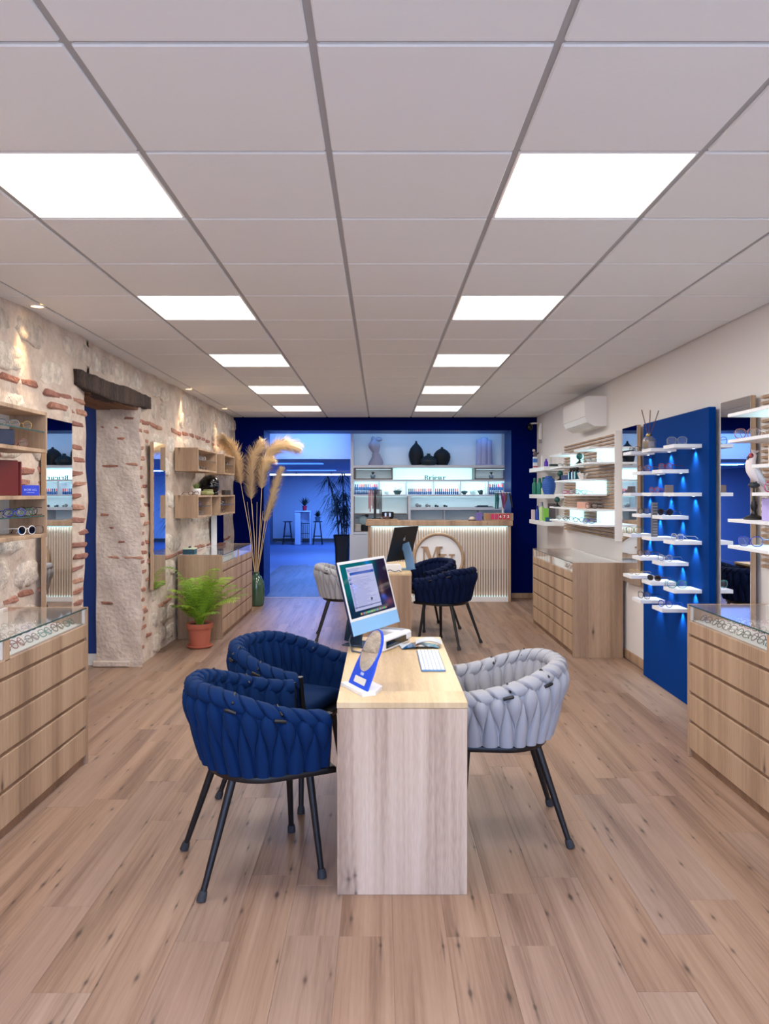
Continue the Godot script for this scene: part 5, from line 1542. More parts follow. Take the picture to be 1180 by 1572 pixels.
func corner_shelves() -> void:
	var lv := [1.823, 1.482, 1.149]
	for k in 3:
		var s := thing("wall_shelf", "thick white wall shelf in the far right corner, %s of three" % ["top", "middle", "bottom"][k], "shelf", P(XR - 0.125, lv[k] - 0.05, 9.9), 0.0, "thick white corner shelves")
		part("board", Geo.new().box(Vector3(0, 0.025, 0), Vector3(0.25, 0.05, 0.92), 0.002), M.shelf_white, s)
		part("wall_cleat", Geo.new().box(Vector3(0.1, -0.01, 0), Vector3(0.04, 0.02, 0.8), 0.002), M.white, s)
	var pk := func(nm: String, size: Vector3, c: Color, label: String, cat: String, at: Vector3) -> Node3D:
		var t := thing(nm, label, cat, at)
		part("carton", Geo.new().box(Vector3(0, size.y / 2, 0), size, 0.002), paint(c, 0.5), t)
		return t
	var t0: Node3D = pk.call("carton", Vector3(0.05, 0.15, 0.05), rgb(225, 230, 236), "white carton with a blue label at the front of the top corner shelf", "box", P(2.02, 1.823, 10.15))
	part("label_band", Geo.new().box(Vector3(0, 0.1, 0.0), Vector3(0.052, 0.05, 0.052)), paint(rgb(60, 120, 200), 0.5), t0)
	part("label_band", Geo.new().box(Vector3(0, 0.02, 0.0), Vector3(0.052, 0.016, 0.052)), paint(rgb(200, 60, 70), 0.5), t0)
	pk.call("carton", Vector3(0.08, 0.16, 0.05), rgb(226, 224, 222), "plain white carton behind the purple bottle on the top corner shelf", "box", P(2.10, 1.823, 9.95))
	pk.call("carton", Vector3(0.09, 0.03, 0.09), rgb(30, 62, 60), "flat dark green box at the near end of the top corner shelf", "box", P(2.12, 1.823, 9.52))
	var bo := func(label: String, at: Vector3, r: float, h: float, c: Color, capc: Color) -> void:
		var b := thing("lotion_bottle", label, "bottle", at)
		part("bottle_body", Geo.new().lathe([Vector2(0, 0), Vector2(r, 0), Vector2(r * 1.05, h * 0.1), Vector2(r * 1.05, h * 0.62), Vector2(r * 0.6, h * 0.76), Vector2(0, h * 0.76)], 18), paint(c, 0.3), b)
		part("cap", Geo.new().lathe([Vector2(0, h * 0.755), Vector2(r * 0.55, h * 0.755), Vector2(r * 0.5, h), Vector2(0, h)], 16), paint(capc, 0.4), b)
	bo.call("purple bottle on the top corner shelf", P(2.06, 1.823, 9.66), 0.024, 0.10, rgb(84, 40, 190), rgb(110, 60, 200))
	bo.call("tall green cylinder bottle at the front of the middle corner shelf", P(2.03, 1.482, 10.22), 0.033, 0.215, rgb(30, 120, 96), rgb(20, 96, 80))
	bo.call("second tall green cylinder bottle, right of the first, on the middle corner shelf", P(2.06, 1.482, 10.05), 0.034, 0.21, rgb(40, 130, 110), rgb(30, 110, 90))
	pk.call("carton", Vector3(0.11, 0.22, 0.06), rgb(12, 112, 84), "tall dark green carton on the middle corner shelf", "box", P(2.14, 1.482, 10.0))
	bo.call("pale green small bottle before the green carton on the middle corner shelf", P(2.05, 1.482, 9.78), 0.026, 0.12, rgb(196, 220, 180), rgb(180, 210, 160))
	var vz := []
	for k in 41:
		var q := k / 40.0
		vz.append(Vector2((0.05 + 0.034 * sin(q * PI * 0.92 + 0.2) + 0.0035 * sin(q * 60.0)) * (1.0 if q < 0.86 else 0.72), 0.225 * q))
	vz.insert(0, Vector2(0, 0))
	vz.append(Vector2(0, 0.222))
	single("ribbed_vase", Geo.new().lathe(vz, 24), paint(rgb(40, 92, 176), 0.45), "blue ribbed vase on the middle corner shelf", "vase", P(2.07, 1.482, 9.55))
	pk.call("carton", Vector3(0.04, 0.13, 0.05), rgb(226, 206, 206), "pale pink carton at the front of the bottom corner shelf", "box", P(2.02, 1.149, 10.28))
	bo.call("blue bottle on the bottom corner shelf", P(2.04, 1.149, 10.10), 0.028, 0.185, rgb(30, 64, 160), rgb(24, 44, 130))
	bo.call("pale green translucent bottle with a grey cap on the bottom corner shelf", P(2.06, 1.149, 9.92), 0.033, 0.235, rgb(186, 214, 150), rgb(150, 160, 180))
	pk.call("carton", Vector3(0.06, 0.16, 0.06), rgb(132, 200, 70), "bright lime green carton on the bottom corner shelf", "box", P(2.07, 1.149, 9.72))
	pk.call("carton", Vector3(0.09, 0.22, 0.05), rgb(110, 100, 106), "tall grey carton at the wall on the bottom corner shelf", "box", P(2.16, 1.149, 9.8))
	pk.call("carton", Vector3(0.07, 0.05, 0.07), rgb(20, 84, 110), "small teal box at the near end of the bottom corner shelf", "box", P(2.06, 1.149, 9.52))
	var fig := thing("figurine", "small brown and white toy bird figurine on top of the white and blue carton", "figurine", P(2.02, 1.973, 10.15))
	part("body", Geo.new().ball(Vector3(0, 0.035, 0), Vector3(0.028, 0.035, 0.03), 14, 10), paint(rgb(96, 84, 92), 0.7), fig)
	part("head", Geo.new().ball(Vector3(-0.016, 0.082, 0), Vector3(0.019, 0.019, 0.018), 12, 8), paint(rgb(190, 176, 172), 0.7), fig)
	part("tail", Geo.new().tube([Vector3(0.01, 0.03, 0), Vector3(0.05, 0.055, 0)], [0.014, 0.006], 8), paint(rgb(80, 66, 70), 0.7), fig)

func blue_panel() -> void:
	var xf := 2.161
	var bp := thing("feature_board", "tall glossy blue wall board carrying staggered white glasses shelves", "wall board", P((xf + XR - 0.028) / 2, 0.0, 5.745))
	part("board", Geo.new().box(Vector3(0, 1.0315, 0), Vector3(XR - 0.028 - xf, 2.063, 1.275), 0.0015), M.panel_blue, bp)
	var col := [5.22, 5.445, 5.67, 5.895, 6.12]
	var words := ["nearest column", "second column from the near end", "middle column", "fourth column from the near end", "farthest column"]
	var rows := ["top", "second", "third", "fourth", "fifth", "sixth", "seventh", "bottom"]
	for r in 8:
		for c in (range(0, 5, 2) if r % 2 == 0 else range(1, 5, 2)):
			var y := 1.825 - 0.1635 * r
			var s := thing("glasses_shelf", "small white shelf of the blue panel, %s row, %s" % [rows[r], words[c]], "shelf", P(xf + 0.004, y - 0.025, col[c] + 0.1), -PI / 2, "small white shelves of the blue panel")
			part("board", Geo.new().box(Vector3(0, 0.0125, 0.0955), Vector3(0.2, 0.025, 0.191), 0.001), M.shelf_white, s)
			part("led", Geo.new().lathe([Vector2(0, -0.002), Vector2(0.009, -0.002), Vector2(0.009, 0.0005), Vector2(0, 0.0005)], 12, Vector3(0, 0, 0.02)), glow(Color(0.9, 0.96, 1.0), 3.0), s)
			spot(P(xf - 0.022, y - 0.031, col[c] + 0.1), Color(0.86, 0.94, 1.0), SHELF_SPOT, Vector3(0.22, -1, 0), 42.0, 0.7, 0.012)
	var Y := func(r: int) -> float: return 1.825 - 0.1635 * r
	# eyeglasses: row, column, colour, style, heading, label
	for q in [[0, 0, "clear", "big", -0.35, "clear grey eyeglasses on the top row near shelf of the blue panel"], [0, 4, "black", "oval", -0.9, "black eyeglasses on the top row far shelf before the mirror"], [1, 3, "pink", "round", -0.75, "pinkish eyeglasses on the second row far shelf"], [1, 1, "red", "square", -0.8, "red and white eyeglasses on the second row near shelf"], [2, 2, "red", "oval", -0.95, "red eyeglasses on the third row middle shelf"], [3, 3, "black", "square", -0.85, "dark square eyeglasses on the fourth row far shelf"], [3, 1, "black", "round", -0.6, "black round sunglasses on the fourth row near shelf"], [4, 4, "green", "big", -0.4, "green eyeglasses on the fifth row far shelf before the mirror"], [4, 0, "silver", "square", -1.25, "silver eyeglasses seen edge-on on the fifth row near shelf"], [5, 3, "tortoiseshell", "round", -0.75, "dark round eyeglasses on the sixth row far shelf"], [5, 1, "clear", "round", -0.7, "clear round eyeglasses on the sixth row near shelf"], [6, 4, "gold", "oval", -1.15, "thin gold eyeglasses on the seventh row far shelf"], [6, 2, "tortoiseshell", "oval", -0.75, "brown sunglasses on the seventh row middle shelf"], [6, 0, "teal", "big", -0.25, "teal eyeglasses on the seventh row near shelf"], [7, 3, "black", "big", -0.85, "black round eyeglasses on the bottom row far shelf"], [7, 1, "blue", "round", -0.75, "blue round eyeglasses on the bottom row near shelf"]]:
		spectacles(P(xf - 0.135, Y.call(q[0]), col[q[1]] + 0.085), q[4] * (1.35 if q[4] < -0.5 and q[4] > -1.1 else 1.0), q[3], FRAMES[q[2]], q[5] + " of the blue panel" if not q[5].contains("blue panel") else q[5], "", q[5].contains("sunglasses"))
	# scent diffuser, boxes, the slim grey tower
	var df := thing("reed_diffuser", "glass scent diffuser with a gold neck and three brown reeds on the top middle shelf", "diffuser", P(2.005, Y.call(0), 5.80))
	part("bottle", Geo.new().lathe([Vector2(0, 0), Vector2(0.046, 0), Vector2(0.05, 0.006), Vector2(0.05, 0.055), Vector2(0.046, 0.072), Vector2(0.02, 0.098), Vector2(0.017, 0.105), Vector2(0.017, 0.118), Vector2(0.013, 0.118), Vector2(0.013, 0.104), Vector2(0.042, 0.07), Vector2(0.045, 0.01), Vector2(0, 0.006)], 28), pane(0.14, Color(0.75, 0.72, 0.7)), df)
	part("liquid", Geo.new().lathe([Vector2(0, 0.007), Vector2(0.043, 0.008), Vector2(0.043, 0.06), Vector2(0, 0.06)], 24), paint(rgb(132, 104, 44), 0.1), df)
	part("neck_ring", Geo.new().lathe([Vector2(0.0185, 0.096), Vector2(0.022, 0.098), Vector2(0.022, 0.106), Vector2(0.0185, 0.108)], 24), paint(rgb(196, 160, 70), 0.2, 1.0), df)
	part("label_sticker", Geo.new().grid(func(u: float, w: float) -> Vector3:
		var a := PI / 2 - 0.1 + (u - 0.5) * 0.9
		return Vector3(cos(a) * 0.0508, 0.012 + w * 0.042, sin(a) * 0.0508), 8, 1, false, 1.0), paint(rgb(150, 146, 156), 0.5), df)
	for q in [[-0.058, 0.292, 0.01], [0.018, 0.292, -0.02], [0.066, 0.285, 0.02]]:
		part("reed", Geo.new().tube([Vector3(-q[0] * 0.25, 0.02, 0), Vector3(q[0], q[1], q[2])], 0.0032, 6), paint(rgb(96, 56, 48), 0.8), df)
	single("small_box", Geo.new().box(Vector3(0, 0.026, 0), Vector3(0.055, 0.052, 0.055), 0.003).box(Vector3(0, 0.026, 0.0282), Vector3(0.03, 0.01, 0.001)), paint(rgb(120, 104, 100), 0.6), "square taupe box on the third row near shelf of the blue panel", "box", P(1.995, Y.call(2), 5.37), -0.3)
	single("small_box", Geo.new().box(Vector3(0, 0.026, 0), Vector3(0.06, 0.052, 0.055), 0.003).box(Vector3(-0.03, 0.012, 0.03), Vector3(0.03, 0.024, 0.02), 0.002), paint(rgb(92, 84, 82), 0.6), "grey-brown box on the third row far shelf of the blue panel", "box", P(2.01, Y.call(2), 6.22), -0.3)
	var tw := thing("tower_stand", "slim tall dark grey tower standing on the fifth row middle shelf", "stand", P(2.035, Y.call(4), 5.77))
	part("column", Geo.new().box(Vector3(0, 0.128, 0), Vector3(0.04, 0.256, 0.035), 0.002), paint(rgb(100, 98, 98), 0.4), tw)
	for k in 12:
		part("groove", Geo.new().box(Vector3(0, 0.016 + k * 0.0208, 0.0178), Vector3(0.032, 0.004, 0.0015)), paint(rgb(176, 170, 160), 0.5), tw)

func bird() -> void:
	var st := thing("bird_stand", "turned black wooden stand under the white bird", "stand", P(2.03, 1.35, 4.22))
	part("base", Geo.new().lathe([Vector2(0, 0), Vector2(0.053, 0), Vector2(0.054, 0.008), Vector2(0.04, 0.016), Vector2(0.022, 0.024), Vector2(0, 0.024)], 28), M.black, st)
	part("spindle", Geo.new().lathe([Vector2(0, 0.022), Vector2(0.02, 0.022), Vector2(0.012, 0.04), Vector2(0.009, 0.048), Vector2(0.016, 0.06), Vector2(0.018, 0.078), Vector2(0.013, 0.09), Vector2(0.015, 0.094), Vector2(0.0095, 0.1), Vector2(0.006, 0.16), Vector2(0.006, 0.178), Vector2(0, 0.178)], 20), M.black, st)
	part("perch", Geo.new().ball(Vector3(0, 0.186, 0), Vector3(0.032, 0.016, 0.018), 16, 10), paint(rgb(52, 54, 60), 0.4), st)
	# cockatoo: upright body, small head at the left, long tail down to the right
	var b := thing("bird_figure", "white cockatoo figure with a pink face perched on the black stand", "bird figure", P(2.03, 1.55, 4.22))
	var spine := [Vector3(0.085, -0.10, -0.02), Vector3(0.068, -0.055, -0.015), Vector3(0.045, 0.0, -0.01), Vector3(0.015, 0.035, 0.0), Vector3(-0.008, 0.07, 0.0), Vector3(-0.018, 0.10, 0.0), Vector3(-0.012, 0.128, 0.0), Vector3(-0.006, 0.15, 0.0), Vector3(-0.004, 0.162, 0.0)]
	var rad := [0.005, 0.014, 0.024, 0.034, 0.034, 0.027, 0.022, 0.021, 0.008]
	var sp := []
	var rr := []
	for k in 33:
		var q := k / 32.0 * 8.0
		var i := mini(int(q), 7)
		sp.append(spine[i].cubic_interpolate(spine[i + 1], spine[maxi(i - 1, 0)], spine[mini(i + 2, 8)], q - i))
		rr.append(lerpf(rad[i], rad[i + 1], smoothstep(0.0, 1.0, q - i)))
	part("body", Geo.new().tube(sp, rr, 18), paint(rgb(236, 224, 222), 0.5), b)
	var wing := Geo.new()
	for s in [-1.0, 1.0]:
		var wp := []
		var wr := []
		for k in 9:
			var q := k / 8.0
			wp.append(Vector3(-0.008 + q * 0.075, 0.075 - q * 0.12, s * (0.03 - q * 0.012)))
			wr.append(0.022 * sin(PI * clampf(0.15 + q * 0.85, 0, 1)) + 0.002)
		wing.tube(wp, wr, 10, false, 0.7)
	part("wings", wing, paint(rgb(214, 214, 222), 0.5), b)
	part("face_patch", Geo.new().ball(Vector3(-0.02, 0.146, 0.008), Vector3(0.014, 0.016, 0.017), 14, 10), paint(rgb(170, 70, 76), 0.5), b)
	part("eye", Geo.new().ball(Vector3(-0.021, 0.15, 0.0235), Vector3.ONE * 0.0035, 10, 8), M.gloss_black, b)
	part("beak", Geo.new().tube([Vector3(-0.028, 0.142, 0.006), Vector3(-0.038, 0.134, 0.007), Vector3(-0.036, 0.122, 0.007)], [0.009, 0.007, 0.001], 10), paint(rgb(60, 30, 34), 0.3), b)
	var cr := Geo.new()
	for k in 7:
		cr.tube([Vector3(-0.008 + k * 0.002, 0.16, 0), Vector3(-0.012 + k * 0.006, 0.172 + 0.004 * sin(k), 0), Vector3(-0.016 + k * 0.009, 0.184 - k * 0.002, 0)], [0.004, 0.004, 0.001], 6)
	part("crest", cr, paint(rgb(232, 214, 206), 0.6), b)
	var ft := Geo.new()
	for s in [-1.0, 1.0]:
		ft.tube([Vector3(0.01, 0.012, s * 0.012), Vector3(0.004, -0.002, s * 0.012)], 0.006, 8)
		for k in 3:
			ft.tube([Vector3(0.004, -0.001, s * 0.012), Vector3(-0.012, 0.001, s * 0.012 + (k - 1) * 0.008)], [0.004, 0.002], 6)
	part("feet", ft, paint(rgb(70, 66, 72), 0.5), b)

# ---------- on the counter ----------
func counter_things() -> void:
	var y := 1.118
	var bx := thing("serving_board", "low oak box at the left end of the counter top", "box", P(-0.03, y, 10.85))
	part("board", Geo.new().box(Vector3(0.05, 0.01, 0), Vector3(0.44, 0.02, 0.22), 0.003), M.oak, bx)
	var rk := thing("chain_rack", "tall black rack hung with eyeglass chains at the left end of the counter", "rack", P(-0.075, y + 0.02, 10.83))
	part("post", Geo.new().box(Vector3(-0.005, 0.2, -0.01), Vector3(0.03, 0.40, 0.03), 0.002), M.black, rk)
	part("base", Geo.new().box(Vector3(0.02, 0.006, 0), Vector3(0.14, 0.012, 0.12), 0.002), M.black, rk)
	part("bar", Geo.new().box(Vector3(-0.005, 0.405, 0.0), Vector3(0.19, 0.012, 0.03), 0.002), M.black, rk)
	var cols := [rgb(170, 110, 120), rgb(150, 80, 84), rgb(190, 150, 140), rgb(120, 80, 80), rgb(60, 40, 46), rgb(30, 26, 30), rgb(70, 44, 40), rgb(26, 24, 28), rgb(50, 40, 40), rgb(34, 30, 34)]
	for k in 10:
		var g := Geo.new()
		var x := -0.092 + k * 0.0195
		var l := 0.26 + 0.05 * sin(k * 2.1) if k < 4 else 0.30 + 0.05 * sin(k * 1.7)
		g.tube([Vector3(x, 0.40, 0.018), Vector3(x - 0.004, 0.40 - l * 0.5, 0.02), Vector3(x, 0.40 - l, 0.022), Vector3(x + 0.006, 0.40 - l * 0.97, 0.022), Vector3(x + 0.008, 0.40 - l * 0.5, 0.024), Vector3(x + 0.004, 0.40, 0.02)], 0.0042, 6)
		part("chain", g, paint(cols[k], 0.4), rk)
	var pot := thing("ring_holder", "black bowl-shaped display with two silver cuffs at the left end of the counter", "display", P(0.10, y + 0.02, 10.84))
	part("body", Geo.new().lathe([Vector2(0, 0), Vector2(0.07, 0), Vector2(0.085, 0.03), Vector2(0.085, 0.085), Vector2(0.075, 0.1), Vector2(0, 0.104)], 24, Vector3.ZERO, Vector3(1.0, 1, 0.6)), M.black, pot)
	for x in [-0.03, 0.03]:
		part("cuff", Geo.new().box(Vector3(x, 0.06, 0.05), Vector3(0.026, 0.055, 0.008), 0.003), M.metal, pot)
	spectacles(P(0.06, y + 0.02, 10.72), 0.0, "oval", Color(0.6, 0.34, 0.3), "reddish eyeglasses in front of the black bowl on the counter", "")
	# tray of pink price tiles
	var tr := thing("number_display", "wooden block with pink and red number tiles at the counter's right end", "sign", P(1.625, y, 10.74))
	part("block", Geo.new().box(Vector3(0.005, 0.052, -0.01), Vector3(0.40, 0.104, 0.10), 0.004), M.oak, tr)
	var f := SystemFont.new()
	f.font_names = PackedStringArray(["Droid Sans"])
	f.font_weight = 700
	var txt := ["", "", "4", "7", "3"]
	for k in 5:
		var x := -0.082 + k * 0.054
		part("number_tile", Geo.new().box(Vector3(x, 0.056, 0.0405), Vector3(0.046, 0.076, 0.004), 0.001), paint([rgb(206, 40, 92), rgb(206, 50, 110), rgb(190, 30, 60), rgb(196, 34, 66), rgb(200, 40, 70)][k], 0.4), tr)
		if txt[k]:
			var tm := TextMesh.new()
			tm.text = txt[k]
			tm.font = f
			tm.font_size = 32
			tm.pixel_size = 0.00165
			tm.depth = 0.002
			part("number", tm, M.shelf_white, tr).position = Vector3(x, 0.057, 0.043)
	var rr := []
	for k in 24:
		var a := k * TAU / 24
		rr.append(Vector3(-0.152 + signf(cos(a)) * pow(absf(cos(a)), 0.5) * 0.023, 0.056 + signf(sin(a)) * pow(absf(sin(a)), 0.5) * 0.023, 0.041))
	var em := paint(rgb(204, 120, 60), 0.4)
	part("camera_mark", Geo.new().tube(rr, 0.0035, 6, true), em, tr)
	var r2 := []
	for k in 20:
		r2.append(Vector3(-0.152 + cos(k * TAU / 20) * 0.011, 0.056 + sin(k * TAU / 20) * 0.011, 0.041))
	part("camera_mark", Geo.new().tube(r2, 0.003, 6, true), em, tr)
	# strap stand
	var ss := thing("strap_stand", "white pole stand hung with teal, plum and black glasses straps at the counter's right", "stand", P(1.70, y, 10.93))
	part("pole", Geo.new().tube([Vector3(0.02, 0, 0), Vector3(0.02, 0.42, 0)], 0.011, 10), M.white, ss)
	part("base", Geo.new().lathe([Vector2(0, 0), Vector2(0.07, 0), Vector2(0.068, 0.01), Vector2(0, 0.012)], 24), M.white, ss)
	part("arm", Geo.new().box(Vector3(0.015, 0.385, 0.02), Vector3(0.22, 0.012, 0.02), 0.002), M.white, ss)
	for q in [[-0.085, rgb(20, 110, 110), 0.0, "teal strap"], [-0.055, rgb(10, 74, 84), 0.0, "dark teal strap"], [-0.005, rgb(110, 50, 100), 0.03, "plum strap"], [0.03, rgb(150, 60, 110), 0.0, "pink strap"], [0.07, rgb(92, 60, 56), -0.05, "brown strap"], [0.11, rgb(16, 20, 22), 0.04, "black strap"]]:
		var s := part("strap", Geo.new().tube([Vector3(q[0], 0.385, 0.03), Vector3(q[0] + 0.006 + q[2] * 0.3, 0.3, 0.04), Vector3(q[0] + q[2], 0.16 + absf(q[2]) * 0.5, 0.035)], [0.018, 0.027, 0.015], 8, false, 0.6), paint(q[1], 0.6), ss)
		s.set_meta("label", q[3])
	single("carton", Geo.new().box(Vector3(0, 0.055, 0), Vector3(0.07, 0.11, 0.06), 0.003), paint(rgb(128, 112, 190), 0.5), "lilac carton on the counter left of the pink number tiles", "box", P(1.37, y, 10.82), 0.2)
	single("case", Geo.new().box(Vector3(0, 0.03, 0), Vector3(0.12, 0.06, 0.06), 0.01), paint(rgb(20, 90, 96), 0.6), "teal case on the counter behind the pink number tiles", "case", P(1.50, y, 10.98))
	var bl := thing("bell", "small white domed dish on a black base on the counter", "dish", P(1.265, y, 10.74))
	part("base", Geo.new().lathe([Vector2(0, 0), Vector2(0.055, 0), Vector2(0.055, 0.01), Vector2(0, 0.01)], 24), M.black, bl)
	part("dome", Geo.new().lathe([Vector2(0, 0.01), Vector2(0.046, 0.01), Vector2(0.044, 0.03), Vector2(0.03, 0.044), Vector2(0.02, 0.054), Vector2(0, 0.056)], 24), paint(rgb(226, 206, 190), 0.4), bl)

# ---------- the back room ----------
func back_room_things() -> void:
	var tb := thing("bar_table", "tall pale bar table with panel legs at the far wall of the back room", "table", P(-2.28, 0, 23.0))
	var pale := paint(rgb(200, 206, 220), 0.6)
	part("tabletop", Geo.new().box(Vector3(0, 0.975, 0), Vector3(0.47, 0.03, 0.6), 0.003), pale, tb)
	part("leg_panel", Geo.new().box(Vector3(-0.15, 0.48, 0), Vector3(0.16, 0.96, 0.56), 0.003), pale, tb)
	part("leg_panel", Geo.new().box(Vector3(0.215, 0.48, 0), Vector3(0.03, 0.96, 0.56), 0.003), pale, tb)
	part("apron", Geo.new().box(Vector3(0.07, 0.81, 0.1), Vector3(0.26, 0.3, 0.02), 0.002), pale, tb)
	for y in [0.08, 0.32, 0.62]:
		part("rack_bar", Geo.new().tube([Vector3(-0.06, y, 0.2), Vector3(0.19, y, 0.2)], 0.012, 6), M.black, tb)
	for k in 5:
		part("rack_wire", Geo.new().tube([Vector3(-0.04 + k * 0.055, 0.08, 0.2), Vector3(-0.04 + k * 0.055, 0.62, 0.2)], 0.005, 5), M.black, tb)
	for q in [[-2.72, "left"], [-1.84, "right"]]:
		var st := thing("bar_stool", "black wire bar stool %s of the bar table in the back room" % q[1], "stool", P(q[0], 0, 22.7))
		part("seat", Geo.new().lathe([Vector2(0, 0.66), Vector2(0.12, 0.66), Vector2(0.14, 0.67), Vector2(0.13, 0.685), Vector2(0, 0.68)], 20), M.black, st)
		for k in 4:
			var a := PI / 4 + k * PI / 2
			part("leg", Geo.new().tube([Vector3(cos(a) * 0.09, 0.665, sin(a) * 0.09), Vector3(cos(a) * 0.19, 0, sin(a) * 0.19)], 0.011, 6), M.black, st)
		part("foot_ring", Geo.new().tube([Vector3(0.12, 0.25, 0.12), Vector3(-0.12, 0.25, 0.12), Vector3(-0.12, 0.25, -0.12), Vector3(0.12, 0.25, -0.12)], 0.008, 6, true), M.black, st)
	spiky("potted_plant", "spiky dark plant in a red pot on the bar table in the back room", P(-2.25, 0.99, 23.0), 0.07, 0.14, rgb(190, 24, 50), 30, 0.30, 0.3)
	spiky("potted_plant", "dark bushy plant in a grey pot on the right bar stool", P(-1.84, 0.685, 22.7), 0.085, 0.13, rgb(90, 104, 120), 40, 0.24, 0.8)

func spiky(called: String, label: String, at: Vector3, r: float, h: float, c: Color, n: int, l: float, droop: float) -> void:
	var t := thing(called, label, "plant", at)
	part("pot", Geo.new().lathe([Vector2(0, 0), Vector2(r * 0.75, 0), Vector2(r, h), Vector2(r * 0.9, h), Vector2(r * 0.85, h * 0.85), Vector2(0, h * 0.85)], 18), paint(c, 0.5), t)
	var g := Geo.new()
	for k in n:
		var a := k * 2.4
		var e := 0.3 + 1.0 * float(k) / n
		g.leaf(Vector3(0, h * 0.85, 0), Vector3(cos(a) * e * 0.7, 1, sin(a) * e * 0.7).normalized(), Vector3(-sin(a), 0, cos(a)), l * rng.randf_range(0.8, 1.15), 0.045, l * droop * 0.4 * e)
	part("leaves", g, paint(rgb(16, 40, 26), 0.6), t)

